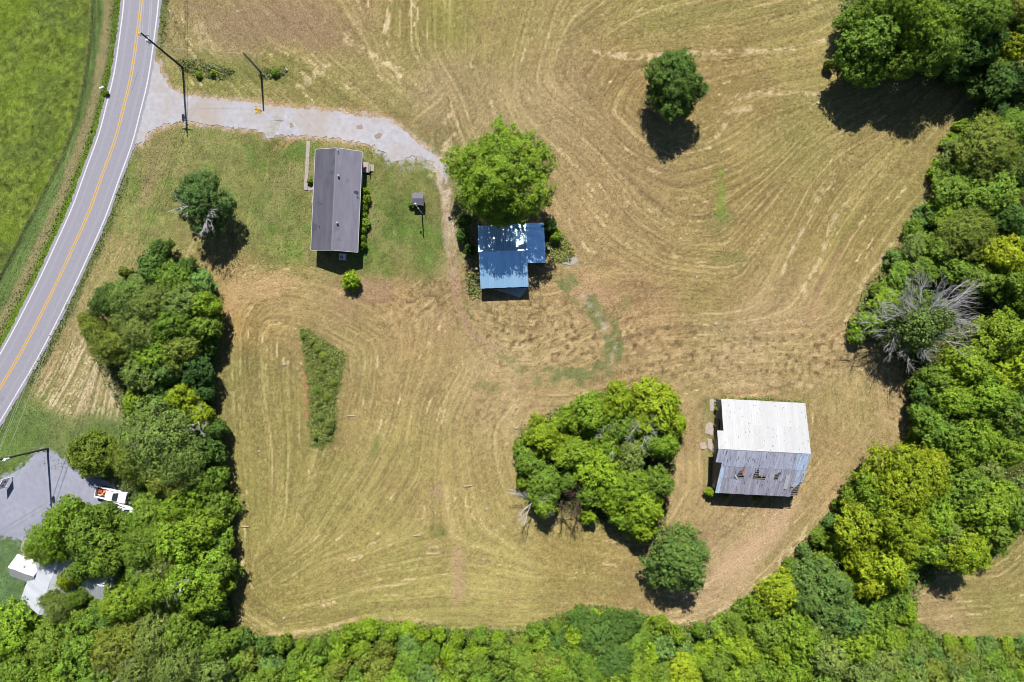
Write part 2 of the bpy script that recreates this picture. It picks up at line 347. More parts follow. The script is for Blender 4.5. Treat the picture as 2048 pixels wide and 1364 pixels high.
# green pasture west of the road, ditch and verge
wcol = np.zeros_like(A) + lin((108, 121, 46))
wcol *= (1 + (fbm(60, 110, 5) - 0.5)*0.55 + (vnoise(9, 112) - 0.5)*0.7 + (vnoise(4.5, 113) - .5)*.9)[..., None]
wcol = mixc(wcol, (112, 132, 34), np.clip((fbm(90, 114, 4) - 0.5)*3, 0, .8)); wcol = mixc(wcol, (76, 92, 46), np.clip((fbm(70, 118, 4) - 0.55)*3, 0, .4))
A = A*(1 - wf[..., None]) + wcol*wf[..., None]
rd = segdist(ROAD, False)
side = np.where(X < np.interp(Y, ROAD[:, 1], ROAD[:, 0]), -1, 1)
wd = sdf(WFIELD)
strip = (side < 0) & (wd > 0)
sc = np.zeros_like(A) + lin((92, 108, 56)); sc *= (1 + 0.10*L2 + 0.12*L1 + mid*0.5)[..., None]
sc = mixc(sc, (148, 132, 92), (1 - sstep(6, 16, np.abs(rd - 62) + (fbm(20, 120) - .5)*14)) * .75)
sc = mixc(sc, (96, 118, 34), 1 - sstep(48, 56, rd + (fbm(14, 121) - .5)*12))
sc = mixc(sc, (46, 58, 24), (1 - sstep(1.5, 5, np.abs(wd - 4) + (fbm(16, 123) - .5)*4)) * .42)
A = np.where(strip[..., None], sc, A)
ev = (side > 0) * (1 - sstep(46, 60, rd + (fbm(18, 125) - .5)*18)) * (0.25 + 0.75*sstep(250, 520, Y) + 0.7*(1 - sstep(0, 150, Y)))
A = mixc(A, (86, 100, 52), np.clip(ev, 0, 1) * .8)
# rows of dry cuttings on the verge
rows = mask([(90,730),(180,650),(245,700),(240,832),(130,828),(70,800)], 12, 8, 20, 31)
A = mixc(A, (206, 184, 146), rows * sstep(-0.1, 0.9, L2*0.8 + mid*2) * .8); A = mixc(A, (104, 116, 58), rows * sstep(0.3, 1.2, -L2*0.8 + mid) * .7)
# lawns
lc = 1 + (fbm(26, 130, 4) - .5)*0.55 + (fbm(8, 133, 2) - .5)*0.45
A = A * (1 + (lc - 1)[..., None] * np.clip(lawn + swl, 0, 1)[..., None])
A = mixc(A, (150, 138, 88), lawn * np.clip((fbm(48, 137, 5) - .55)*4, 0, .45))
A = mixc(A, (96, 128, 48), np.clip(lawn + swl*.4, 0, 1) * np.clip((fbm(40, 139, 4) - .55)*4, 0, .5))
# worn tracks
tr = catmull([(884,345),(893,420),(900,480),(906,540),(915,600),(935,650),(965,685),(1000,700)], 8)
for dx in (-5, 6):
    A = mixc(A, (166, 136, 104), line(tr + np.array([dx, 0]), 3.2, 3, 3, 33) * sstep(.2, .5, fbm(12, 34)) * .8)
for o in (0, 9, 20):
    A = mixc(A, (176, 140, 98), line(catmull([(548+o,300-o*.1),(556+o,288),(572+o,278),(592+o,272)], 6), 1.6, 2, 1.5, 35) * .7)
# gravel spilling over the edges
for P, c in ((DRIVE, (186, 180, 180)), (LOT, (166, 164, 178))):
    d = sdf(P)
    A = mixc(A, c, (1 - sstep(-1, 11, d + (fbm(9, 141, 2) - .5)*16)) * sstep(.35, .6, vnoise(6, 143)) * .85)
A = mixc(A, (176, 168, 158), mask([(770,300),(830,290),(892,345),(880,372),(840,330),(800,345)], 12, 12, 16, 37) * sstep(.42, .62, vnoise(7, 145)) * .75)
A = mixc(A, (196, 176, 152), line(catmull([(840,292),(868,318),(884,350),(893,400),(899,470),(905,540)], 8), 8, 8, 6, 147) * sstep(.3, .55, fbm(14, 148)) * (1 - sstep(330, 560, Y)*.75) * .8)
A = mixc(A, (184, 150, 112), (1 - sstep(0, 16, np.abs(sdf(DRIVE)) + (fbm(14, 149) - .5)*14)) * (Y < 300) * .55)
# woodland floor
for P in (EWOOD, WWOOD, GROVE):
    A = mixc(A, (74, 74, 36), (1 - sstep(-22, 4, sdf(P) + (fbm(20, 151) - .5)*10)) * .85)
A = mixc(A, (96, 100, 50), mask(PATCH, 6, 7, 12, 38))
# round both barns and the back of the shed
for P in ([(1405,795),(1446,792),(1450,1000),(1415,1000)], [(930,545),(965,540),(965,600),(945,590)], [(1092,440),(1135,470),(1130,530),(1095,520)]):
    A = mixc(A, (110, 112, 62), mask(P, 8, 6, 16, 39) * .6)
A = np.clip(A * (1 + .10*hay)[..., None] * np.array([.98, 1.04, 1.15]), 0.004, 0.85) / 1.95

# heights: fine unevenness, the roadside ditch, a rise in the pasture
Z = -0.05 + 0.018*np.clip(L1, -2, 2)*hay*0.6 + 0.012*np.clip(L2, -2, 2) + (fbm(12, 160, 2) - .5)*0.05
dit = np.exp(-((wd - 6)/6.0)**2) * (side < 0)
Z = Z - 0.28*dit
Z = np.minimum(Z, -0.012)
nearroad = np.minimum(np.minimum(rd - 42, sdf(DRIVE)), sdf(LOT))
Z = np.where(nearroad < 6, np.minimum(Z, -0.03), Z)

def tensor_ground():
    ex = np.array([-14000, -6000, -3000, -1500, -800, -450]); 
    fx = np.concatenate([ex - 100, gx, 2290 + 100 + np.array([200, 600, 1300, 3000, 6000, 14000])])
    fy = np.concatenate([ex - 100, gy, 1606 + 100 + np.array([200, 600, 1300, 3000, 6000, 14000])])
    ii = np.clip(np.arange(len(fx)) - 6, 0, NX-1); jj = np.clip(np.arange(len(fy)) - 6, 0, NY-1)
    XX, YY = np.meshgrid(fx, fy)
    co = np.empty((len(fy), len(fx), 3), np.float32)
    co[..., 0] = (XX - 1024)/S; co[..., 1] = -(YY - 682)/S
    co[..., 2] = Z[jj][:, ii]
    col = np.ones((len(fy), len(fx), 4), np.float32); col[..., :3] = A[jj][:, ii]
    out = np.ones((len(fy), len(fx)), bool); out[6:-6, 6:-6] = False
    col[out, :3] = np.array(lin((120, 118, 62)))/1.95; co[out, 2] = -0.05
    ny, nx = len(fy), len(fx)
    idx = np.arange(ny*nx).reshape(ny, nx)
    q = np.stack([idx[1:, :-1], idx[1:, 1:], idx[:-1, 1:], idx[:-1, :-1]], -1).reshape(-1, 4)
    return co.reshape(-1, 3), q, col.reshape(-1, 4)
def mesh_np(name, co, q, col=None, attr='albedo', m=None):
    me = bpy.data.meshes.new(name); nv = len(co); nf, k = q.shape
    me.vertices.add(nv); me.vertices.foreach_set('co', np.ascontiguousarray(co, np.float32).ravel())
    me.loops.add(nf*k); me.loops.foreach_set('vertex_index', np.ascontiguousarray(q, np.int32).ravel())
    me.polygons.add(nf); me.polygons.foreach_set('loop_start', np.arange(0, nf*k, k, dtype=np.int32))
    me.update(calc_edges=True)
    if col is not None:
        a = me.attributes.new(attr, 'FLOAT_COLOR', 'POINT'); a.data.foreach_set('color', np.ascontiguousarray(col, np.float32).ravel())
    if m: me.materials.append(m)
    return me
def ground_mat():
    m = bpy.data.materials.new('field_soil_and_hay'); m.use_nodes = True; nt = m.node_tree; p = nt.nodes['Principled BSDF']
    p.inputs['Roughness'].default_value = 0.95; p.inputs['Specular IOR Level'].default_value = 0.1
    at = nt.nodes.new('ShaderNodeAttribute'); at.attribute_name = 'albedo'
    tc = nt.nodes.new('ShaderNodeTexCoord')
    cur = at.outputs['Color']
    for sc_, lo, hi, det in ((7.0, 0.55, 1.48, 2), (2.6, 0.86, 1.15, 2), (.9, 0.93, 1.07, 3)):
        nz = nt.nodes.new('ShaderNodeTexNoise'); nz.inputs['Scale'].default_value = sc_; nz.inputs['Detail'].default_value = det
        nt.links.new(tc.outputs['Object'], nz.inputs['Vector'])
        mr = nt.nodes.new('ShaderNodeMapRange'); mr.inputs[1].default_value = 0.28; mr.inputs[2].default_value = 0.72; mr.inputs[3].default_value = lo; mr.inputs[4].default_value = hi
        nt.links.new(nz.outputs[0], mr.inputs[0])
        mx = nt.nodes.new('ShaderNodeMix'); mx.data_type = 'RGBA'; mx.blend_type = 'MULTIPLY'; mx.inputs[0].default_value = 1
        nt.links.new(cur, mx.inputs[6]); nt.links.new(mr.outputs[0], mx.inputs[7]); cur = mx.outputs[2]
    nt.links.new(cur, p.inputs['Base Color'])
    nb = nt.nodes.new('ShaderNodeTexNoise'); nb.inputs['Scale'].default_value = 4; nb.inputs['Detail'].default_value = 5
    nt.links.new(tc.outputs['Object'], nb.inputs['Vector'])
    bp = nt.nodes.new('ShaderNodeBump'); bp.inputs['Strength'].default_value = 0.8; bp.inputs['Distance'].default_value = 0.10
    nt.links.new(nb.outputs[0], bp.inputs['Height']); nt.links.new(bp.outputs[0], p.inputs['Normal'])
    return m
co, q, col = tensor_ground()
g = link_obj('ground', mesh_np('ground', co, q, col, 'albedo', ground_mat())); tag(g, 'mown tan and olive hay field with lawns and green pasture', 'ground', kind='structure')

# short stubble, cut hay and grass blades lying over the open ground
def stubble():
    r = np.random.default_rng(400); n = 130000
    px = r.uniform(-60, 2110, n); py = r.uniform(-60, 1430, n)
    i = np.clip(((px + 240)/CELL).astype(int), 0, NX-1); j = np.clip(((py + 240)/CELL).astype(int), 0, NY-1)
    bad = (rd < 43) | (sdf(DRIVE) < 4) | (sdf(LOT) < 4) | (sdf(EWOOD) < -15) | (sdf(WWOOD) < -15) | (sdf(GROVE) < -15)
    k = ~bad[j, i]; px, py, i, j = px[k], py[k], i[k], j[k]; n = len(px)
    c = np.stack([(px - 1024)/S, -(py - 682)/S, Z[j, i] + r.uniform(.03, .11, n)], 1)
    a = theta[j, i] + r.normal(0, .55, n); t = np.stack([np.cos(a), np.sin(a), r.normal(0, .35, n)], 1); t /= np.linalg.norm(t, axis=1)[:, None]
    u = np.cross(np.array([0, 0, 1.]) + r.normal(0, .5, (n, 3)), t); u /= np.linalg.norm(u, axis=1)[:, None]
    l = r.uniform(.10, .26, n)[:, None]; w = l*r.uniform(.22, .5, n)[:, None]
    v = np.stack([c - t*l, c + u*w*.6, c + t*l, c - u*w*.6], 1).reshape(-1, 3)
    col = np.ones((n, 4, 4)); col[..., :3] = (A[j, i]*r.choice([.7, .9, 1.05, 1.2, 1.45], n)[:, None])[:, None, :]
    m = bpy.data.materials.new('dry_blades'); m.use_nodes = True; nt = m.node_tree; p = nt.nodes['Principled BSDF']; p.inputs['Roughness'].default_value = .9; p.inputs['Specular IOR Level'].default_value = .1
    at = nt.nodes.new('ShaderNodeAttribute'); at.attribute_name = 'albedo'; nt.links.new(at.outputs['Color'], p.inputs['Base Color'])
    o = link_obj('hay_stubble', mesh_np('hay_stubble', v, np.arange(n*4).reshape(n, 4), np.clip(col, 0, .8).reshape(-1, 4), 'albedo', m))
    tag(o, 'short cut hay and grass blades lying over the fields and lawns', 'stubble', kind='stuff')
stubble()

# ------------------------------------------------------------------ road, gravel, paths
def strip_mesh(name, path_px, o0, o1, z, m, kind=None, label=None, cat=None, parent=None, wob=0):
    P = np.array(path_px, float); d = np.gradient(P, axis=0); d /= np.linalg.norm(d, axis=1)[:, None]
    nrm = np.stack([-d[:, 1], d[:, 0]], 1)
    r = np.random.default_rng(int(abs(o0)*10 + 5)); w = (r.random((len(P), 2)) - .5) * wob
    a = P + nrm*(o0 + w[:, :1]); b = P + nrm*(o1 + w[:, 1:])
    v = []; f = []
    for i in range(len(P)):
        v += [(*gp(*a[i]), z), (*gp(*b[i]), z)]
        if i: f.append((2*i-2, 2*i-1, 2*i+1, 2*i))
    mb = MB().add(v, f); o = mb.build(name, m, parent)
    me = o.data
    if len(me.polygons) and me.polygons[0].normal.z < 0: me.flip_normals()
    if kind: tag(o, label, cat, kind=kind)
    return o
asphalt = mat('worn_asphalt', alb(181, 179, 194), 0.9, noise=(1.6, 0.07), bump=(30, 0.3, 0.01), stains=(0.35, 0.66, alb(172, 170, 184)))
rpath = catmull(ROAD[::3], 6)
road = strip_mesh('road', rpath, -41, 41, 0.012, asphalt, 'structure', 'grey asphalt two-lane road curving past the fields', 'road', wob=3.0)
white_paint = mat('white_road_paint', (0.37, 0.37, 0.38), 0.7, noise=(4, 0.2)); yellow_paint = mat('yellow_road_paint', alb(252, 204, 100), 0.7, noise=(4, 0.22))
for o0, m, nm in ((-34.4, white_paint, 'edge_line'), (34.4, white_paint, 'edge_line'), (-2.0, yellow_paint, 'centre_line'), (2.0, yellow_paint, 'centre_line')):
    w = 1.2 if nm == 'edge_line' else 1.0
    strip_mesh(nm, rpath, o0 - w, o0 + w, 0.017, m, parent=road)
strip_mesh('wheel_track', rpath, -24, -19, 0.0145, mat('polished_asphalt', alb(186, 184, 198), 0.8, noise=(2, .08)), parent=road)
strip_mesh('wheel_track', rpath, 19, 24, 0.0145, MATS['polished_asphalt'], parent=road)

def gravel_mat(name, base, dark):
    return mat(name, base, 0.95, noise=(1.1, 0.20), bump=(14, 0.7, 0.04), stains=(0.16, 0.45, dark, (1, 1, 1), .3))
def ragged(poly, step=5, amp=2.5, seed=3):
    r = random.Random(seed); out = []; n = len(poly)
    for i in range(n):
        a = poly[i]; b = poly[(i+1) % n]; L = math.dist(a, b); k = max(1, int(L / step))
        for j in range(k):
            t = j / k; out.append((a[0] + (b[0]-a[0])*t + r.uniform(-amp, amp), a[1] + (b[1]-a[1])*t + r.uniform(-amp, amp)))
    return out
def sheet(name, poly_px, z, m, label, cat, th=0.0):
    pts = [gp(x, y) for x, y in poly_px]
    bm = bmesh.new(); vs = [bm.verts.new((x, y, z)) for x, y in pts]; f = bm.faces.new(vs)
    if f.normal.z < 0: f.normal_flip()
    bmesh.ops.triangulate(bm, faces=[f]); me = bpy.data.meshes.new(name); bm.to_mesh(me); bm.free(); me.materials.append(m)
    o = link_obj(name, me); return tag(o, label, cat, kind='structure')
sheet('driveway', ragged(DRIVE, 4, 3.4), 0.004, gravel_mat('driveway_gravel', alb(216, 214, 223), alb(208, 194, 180)), 'pale gravel driveway leading from the road to the brown field', 'driveway')
sheet('gravel_lot', ragged(LOT, 5, 2), 0.005, gravel_mat('lot_gravel', alb(186, 190, 210), alb(178, 180, 200)), 'blue-grey gravel parking lot beside the road', 'gravel lot')
patchm = mat('muddy_gravel', alb(203, 201, 196), 0.95, noise=(1.2, .3), bump=(8, 1, .05))
sheet('gravel_patch', ragged([(528,262),(545,238),(560,226),(566,236),(560,256),(548,268),(535,274)], 3, 3.5, 5), 0.009, patchm, 'grey-green culvert patch crossing the gravel driveway', 'gravel')
wet = mat('brown_puddle_mud', alb(182, 164, 150), 0.8, noise=(3, .2))
for k, pl in enumerate(([(747,272),(757,266),(765,267),(762,275),(752,278)], [(578,247),(584,245),(588,254),(581,256)], [(712,252),(724,249),(726,257),(715,259)])):
    sheet('mud_patch', ragged(pl, 3, 1, k), 0.010, wet, 'brown mud patch on the pale gravel driveway', 'mud')
conc = mat('old_concrete', alb(206, 194, 186), 0.9, noise=(1.5, .16), bump=(10, .4, .02))

def path_slabs(name, label, quads, z1=0.07):
    t = thing(name, label, 'path', (*gp(*quads[0][0]), -0.03)); ox, oy, oz = t.location
    for qd in quads:
        pts = [gp(*p) for p in qd]; cx = sum(p[0] for p in pts)/4; cy = sum(p[1] for p in pts)/4
        pts = [(cx + (x-cx)*.985 - ox, cy + (y-cy)*.985 - oy) for x, y in pts]
        MB().prism(pts, -0.02, z1 + random.uniform(0, .015)).build('slab', conc, t)
    return t
wq = []
for i in range(6):
    y0 = 282 + i*16.4; y1 = y0 + 16.4; x0 = 613.2 - i*0.9; x1 = x0 - .9
    wq.append([(x0, y0), (x0 + 7.2, y0), (x1 + 7.6, y1), (x1, y1)])
wq.append([(616,373),(629,373),(629,381),(616,381)])
path_slabs('concrete_walk', 'narrow concrete walk beside the dark-roofed house', wq)
arc = catmull([(47,1080),(42,1092),(42,1105),(47,1122),(54,1138),(60,1150)], 2); wq = []
for i in range(len(arc)-1):
    a, b = arc[i], arc[i+1]; wq.append([(a[0], a[1]), (a[0]+8.5, a[1]), (b[0]+8.5, b[1]), (b[0], b[1])])
path_slabs('concrete_walk', 'curved concrete walk from gravel lot to the white metal-roofed house', wq)

# ------------------------------------------------------------------ foliage makers
def leaf_cloud(name, cen, nrm, size, seed, mtl=LEAF, aspect=0.62, flat=0.42, per=0):
    """one diamond leaf spray per point, facing roughly along nrm"""
    r = np.random.default_rng(seed); n = len(cen)
    nr = nrm + r.normal(0, flat, (n, 3)); nr /= np.linalg.norm(nr, axis=1)[:, None] + 1e-9
    t = r.normal(0, 1, (n, 3)); t -= nr*(t*nr).sum(1)[:, None]; t /= np.linalg.norm(t, axis=1)[:, None] + 1e-9
    b = np.cross(nr, t); s = (size * r.uniform(0.65, 1.35, n))[:, None]
    fold = nr * s * 0.18
    v = np.stack([cen - t*s*.5, cen + b*s*.5*aspect - fold, cen + t*s*.5, cen - b*s*.5*aspect - fold], 1).reshape(-1, 3)
    q = np.arange(n*4).reshape(n, 4)
    col = np.ones((n, 4, 4)); g1 = r.random(n); g2 = r.random(n)
    if per:                                   # leaves of one spray share part of their colour
        ns = n//per + 1; g1 = .5*g1 + .5*np.repeat(r.random(ns), per)[:n]; g2 = .45*g2 + .55*np.repeat(r.random(ns), per)[:n]
    col[..., 0] = g1[:, None]; col[..., 1] = g2[:, None]; col[..., 2] = 0
    return mesh_np(name, v, q, col.reshape(-1, 4), 'leaf', mtl)

def crown_points(seed, R, h, zb, puff, per, lobes=7, squash=1.0, inner=0.14, feather=False, ry=1.0, gap=0.06, core=.58):
    """leaf centres and normals of a crown made of uneven lobes covered with small sprays of leaves"""
    r = np.random.default_rng(seed)
    zc = (h + zb)/2; hz = (h - zb)/2
    L = [(np.array([R*r.uniform(-.12, .12), R*r.uniform(-.12, .12), zc + hz*0.12]), np.array([R*core, R*core*ry, hz*.86]))]
    a0 = r.uniform(0, 6.28)
    for k in range(lobes):
        a = a0 + 6.283*k/lobes + r.uniform(-.38, .38); lr = R*r.uniform(.22, .46)
        rr = R*r.uniform(.80, 1.04) - lr
        L.append((np.array([rr*math.cos(a), rr*math.sin(a)*ry, zc + hz*r.uniform(-.55, .35)]), np.array([lr*r.uniform(.85, 1.25), lr*r.uniform(.85, 1.25), lr*r.uniform(.6, .95)*squash*min(1.3, hz/R*1.2)])))
    for k in range(lobes):
        a = r.uniform(0, 6.28); rr = R*r.uniform(.1, .55); lr = R*r.uniform(.18, .36)
        L.append((np.array([rr*math.cos(a), rr*math.sin(a)*ry, zc + hz*r.uniform(.15, .68)]), np.array([lr, lr*r.uniform(.8, 1.2), lr*.8])))
    pc = []; pn = []
    for c, ax in L:
        area = 12.6*(ax[0]*ax[1]*ax[2])**(2/3); n = max(6, int(area / (puff*puff*1.9)))
        i = np.arange(n) + .5; ph = np.arccos(1 - 2*i/n); th_ = math.pi*(1 + 5**.5)*i + r.uniform(0, 6)
        d = np.stack([np.cos(th_)*np.sin(ph), np.sin(th_)*np.sin(ph), np.cos(ph)], 1) + r.normal(0, .2, (n, 3))
        d /= np.linalg.norm(d, axis=1)[:, None]
        p = c + d*ax*(r.uniform(.66, 1.10, (n, 1)) + .22*(r.random((n, 1)) > .86))
        keep = np.ones(n, bool)
        for c2, ax2 in L:
            if c2 is c: continue
            keep &= (((p - c2)/ax2)**2).sum(1) > 0.62
        keep &= p[:, 2] > zb*.9; keep &= r.random(n) > gap
        pc.append(p[keep]); pn.append(d[keep])
    pc = np.concatenate(pc); pn = np.concatenate(pn)
    m = len(pc); pr = puff*r.uniform(.4, 1.6, m)
    d = r.normal(0, 1, (m, per, 3)); d /= np.linalg.norm(d, axis=2)[..., None]
    d = d + pn[:, None, :]*.5 + np.array([0, 0, .3]); d /= np.linalg.norm(d, axis=2)[..., None]
    rad = (r.uniform(.25, 1.12, (m, per)) if not feather else r.uniform(.2, 1.5, (m, per)))
    cen = pc[:, None, :] + d*(pr[:, None]*rad)[..., None]*np.array([1.1, 1.1, .6])
    cen = cen.reshape(-1, 3); nn = d.reshape(-1, 3)*.6 + np.repeat(pn, per, 0)*.45 + np.array([0, .06, .32])
    k = int(len(cen)*inner); q_ = r.normal(0, 1, (k, 3)); q_ /= np.linalg.norm(q_, axis=1)[:, None]
    li = r.integers(0, len(L), k)
    ic = np.array([L[j][0] for j in li]) + q_*np.array([L[j][1] for j in li])*r.uniform(.3, .85, (k, 1))
    return np.concatenate([cen, ic]), np.concatenate([nn, q_]), L

bark = mat('bark', (0.075, 0.06, 0.045), 0.95, noise=(4, .3, (1, 1, .3)), bump=(12, .8, .03))
deadwood = mat('bleached_dead_wood', alb(240, 238, 240), 0.85, noise=(3, .22))
def trunk_mesh(name, seed, L, h, zb, r0):
    r = random.Random(seed); mb = MB()
    top = Vector(L[0][0]); n = 5
    mb.tube([(0, 0, -.12), (0, 0, .25), (r.uniform(-.1, .1), r.uniform(-.1, .1), zb*.6 + .3), (top.x*.5, top.y*.5, zb + (h-zb)*.25), (top.x, top.y, h*.82)], [r0*1.35, r0*1.02, r0*.85, r0*.6, r0*.15], 8)
    for c, ax in L[1:]:
        z0 = min(zb*.8 + r.uniform(0, .2)*(h - zb), c[2]*.85)
        e = Vector(c); mid_ = Vector((e.x*.45, e.y*.45, z0 + (e.z - z0)*.35))
        mb.tube([(0, 0, z0), mid_, e], [r0*.42, r0*.28, r0*.08], 5)
        for _ in range(3):
            d = Vector((r.uniform(-1, 1)*ax[0], r.uniform(-1, 1)*ax[1], r.uniform(.1, .9)*ax[2]))
            mb.tube([mid_.lerp(e, .6), e + d*.75], [r0*.14, r0*.03], 4)
    return mb.mesh(name, bark, smooth=True)

PROTO = {}
def make_proto(key, seed, R, h, zb, puff, per, size, **kw):
    cen, nn, L = crown_points(seed, R, h, zb, puff, per, **kw)
    PROTO[key] = (leaf_cloud('crown', cen, nn, size, seed + 1, per=per), trunk_mesh('trunk', seed, L, h, zb, 0.028*h + .05), R, h)
for k in range(3): make_proto(f'L{k}', 100 + k, 7.6, 13, 2.6, .62, 27, .36, lobes=13, gap=.14)
for k in range(7): make_proto(f'M{k}', 120 + k, 4.8, 11, 2.0, .52, 25, .335, lobes=10, core=.50, gap=.14)
for k in range(6): make_proto(f'S{k}', 140 + k, 3.2, 7.5, .9, .44, 24, .31, lobes=9, core=.42, gap=.12)
for k in range(4): make_proto(f'F{k}', 160 + k, 5.6, 12, 2.6, .48, 24, .27, lobes=12, feather=True, gap=.18, squash=.7, core=.46)
for k in range(7): make_proto(f'B{k}', 180 + k, 2.2, 2.9, .15, .36, 23, .28, lobes=9, core=.34)
def tint_var(c, r, a=.10):
    k = 1 + r.uniform(-a, a); return (c[0]*k*(1 + r.uniform(-a, a)*.6), c[1]*k, c[2]*k, 1)
TINT = {'bright green': (.134, .212, .016), 'yellow-green': (.176, .238, .012), 'dark green': (.064, .120, .021), 'mid green': (.110, .180, .020), 'olive green': (.132, .168, .024), 'grey-green': (.124, .174, .036),
        'blue-green': (.098, .170, .036), 'deep green': (.042, .088, .019), 'golden green': (.196, .246, .011), 'lime green': (.156, .242, .014)}
vr = random.Random(11)
SIZES = {'L': 'large', 'M': 'tall', 'S': 'small', 'F': 'feathery', 'B': 'low'}
def plant(px, py, rpx, h, colour, region, key=None, ry=1.0, label=None, group=None):
    if key is None:
        fam = 'L' if rpx > 66 else 'M' if rpx > 38 else 'S' if h > 3.6 else 'B'
        key = fam
    if len(key) == 1: key = key + str(vr.randrange({'L': 3, 'M': 7, 'S': 6, 'F': 4, 'B': 7}[key]))
    crown, trunk, R, H0 = PROTO[key]
    hm = h*.58; x, y = gp(px, py, hm); rad = rpx/S*(1 - hm/H)
    bush = key[0] == 'B'
    kind = 'shrub' if bush else 'tree'
    dep = max(-float(sdf(P, np.array([float(px)]), np.array([float(py)]))[0]) for P in (EWOOD, WWOOD, GROVE))
    wide = 'feathery' if key[0] == 'F' else (('low' if h < 3 else 'tall') if bush else 'broad' if rpx >= 55 else 'mid-sized' if rpx >= 40 else 'slender')
    place = 'edge' if dep < 34 else 'inner'
    lab = label or f"{wide} {colour} {place} {kind} {region}"
    t = thing('leafy_shrub' if bush else 'broadleaf_tree', lab, kind, (x, y, -0.05), vr.uniform(0, 6.28), group or (f"{wide} {colour} {place} {kind}s {region}" if not label else None))
    sc_ = rad/(R*1.02); ry = vr.uniform(.78, 1.22)
    c = link_obj('foliage' if bush else 'crown', crown, t); c.scale = (sc_, sc_*ry, h/H0); c.color = tint_var(TINT[colour], vr)
    b = link_obj('stem' if bush else 'trunk', trunk, t); b.scale = (sc_, sc_*ry, h/H0)
    return t

# bare branches
def branches(mb, p, d, ln, rad, depth, r, spread=.5, up=.12):
    n = 3; pts = [p]; cur = p.copy(); dd = d.copy()
    for i in range(n):
        dd = (dd + Vector((r.uniform(-1, 1), r.uniform(-1, 1), r.uniform(-1, 1)))*.16 + Vector((0, 0, up*.3))).normalized()
        cur = cur + dd*ln/n; pts.append(cur.copy())
    mb.tube(pts, [rad*(1 - .55*i/n) for i in range(n+1)], 4 if depth > 1 else 3, cap=False)
    if depth == 0: return
    for k in range(r.choice((3, 4)) if depth > 1 else 5):
        i = r.randint(1, n); base = pts[i]
        nd = (dd + Vector((r.uniform(-1, 1), r.uniform(-1, 1), r.uniform(-.6, .8)))*spread*1.25).normalized()
        branches(mb, base, nd, ln*r.uniform(.5, .78), rad*.52, depth - 1, r, spread, up)
def dead_limb(parent, start, direction, ln, rad, seed, depth=3, m=None, spread=.5):
    mb = MB(); branches(mb, Vector(start), Vector(direction).normalized(), ln, rad, depth, random.Random(seed), spread)
    return mb.build('dead_limb', m or deadwood, parent)

# ------------------------------------------------------------------ the trees one can name
def special(name, label, cat, px, py, rpx, h, zb, colour, seed, puff, per, size, tint=None, **kw):
    hm = h*.58; x, y = gp(px, py, hm); R = rpx/S*(1 - hm/H)
    t = thing(name, label, cat, (x, y, -0.05))
    cen, nn, L = crown_points(seed, R*.97, h, zb, puff, per, **kw)
    c = link_obj('crown', leaf_cloud('crown', cen, nn, size, seed + 1, per=per), t); c.color = (*(tint or TINT[colour]), 1)
    link_obj('trunk', trunk_mesh('trunk', seed, L, h, zb, .03*h + .05), t)
    return t
special('walnut_tree', 'large round bright green tree overhanging the blue-grey metal shed', 'tree', 1003, 353, 110, 16.5, 4.2, 'lime green', 501, .62, 46, .29, tint=(.128, .208, .015), lobes=13, gap=.14)
special('hackberry_tree', 'lone dense dark green tree in the mown field, shadow on bare hay', 'tree', 1351, 170, 62, 9.6, 1.2, 'dark green', 502, .48, 42, .26, tint=(.066, .122, .020), lobes=11, ry=1.16, gap=.05, core=.50)
tl = special('maple_tree', 'dark green tree with bare grey limbs on the house lawn', 'tree', 410, 402, 62, 9.5, 2.4, 'dark green', 503, .50, 34, .27, tint=(.062, .115, .028), lobes=9, gap=.14)
for k, (d, s_) in enumerate((((.5, -.6, .2), (.4, -2.2, 7.0)), ((1, -.1, .2), (.6, -2.0, 7.2)), ((.2, -1, .1), (.3, -2.2, 6.8)), ((-.9, .1, .2), (-.2, -1.4, 7.8)))):
    dead_limb(tl, s_, d, 2.2, .08, 60 + k, 3)
special('ornamental_tree', 'small dense olive-gold tree at the edge of the gravel lot', 'tree', 182, 910, 47, 6.0, .8, 'golden green', 505, .42, 34, .27, tint=(.104, .146, .016), lobes=9, gap=0)
special('walnut_tree', 'drooping dark green tree standing alone south-west of the patched-roof barn', 'tree', 1358, 1118, 68, 10.5, 1.5, 'dark green', 506, .55, 34, .30, tint=(.085, .145, .028), lobes=13, ry=1.25, gap=.24, core=.40)
plant(701, 561, 19.5, 2.7, 'lime green', '', 'B1', label='round bright green bush behind the dark-roofed house')

# dead tree in the east wood
dx_, dy_ = gp(1835, 640, 7)
dt = thing('dying_tree', 'big half-dead tree with spread bare silver branches on the wood edge', 'tree', (dx_, dy_, -0.05))
MB().tube([(0,0,-.1),(0,0,.4),(.1,0,3),(.1,.1,6.5),(.2,.2,10)], [.62,.48,.40,.32,.18], 9).build('trunk', bark, dt)
r_ = random.Random(77)
for k in range(20):
    a = 6.283*k/20 + r_.uniform(-.16, .16); z0 = 6.0 + 2.6*math.sin(a) + r_.uniform(-.6, .9)
    dead_limb(dt, (.5*math.cos(a), .5*math.sin(a), z0), (math.cos(a), math.sin(a), .30 + r_.uniform(-.12, .2)), r_.uniform(3.0, 4.4)*(1.12 if abs(math.cos(a)) > .8 else 1), .12, 700 + k, 4, spread=.40)
cen, nn, L = crown_points(88, 5.6, 10.5, 4.6, .6, 26, lobes=12, gap=.35, feather=True, core=.42)
c = link_obj('crown', leaf_cloud('crown', cen, nn, .33, 89), dt); c.color = (.092, .145, .030, 1)

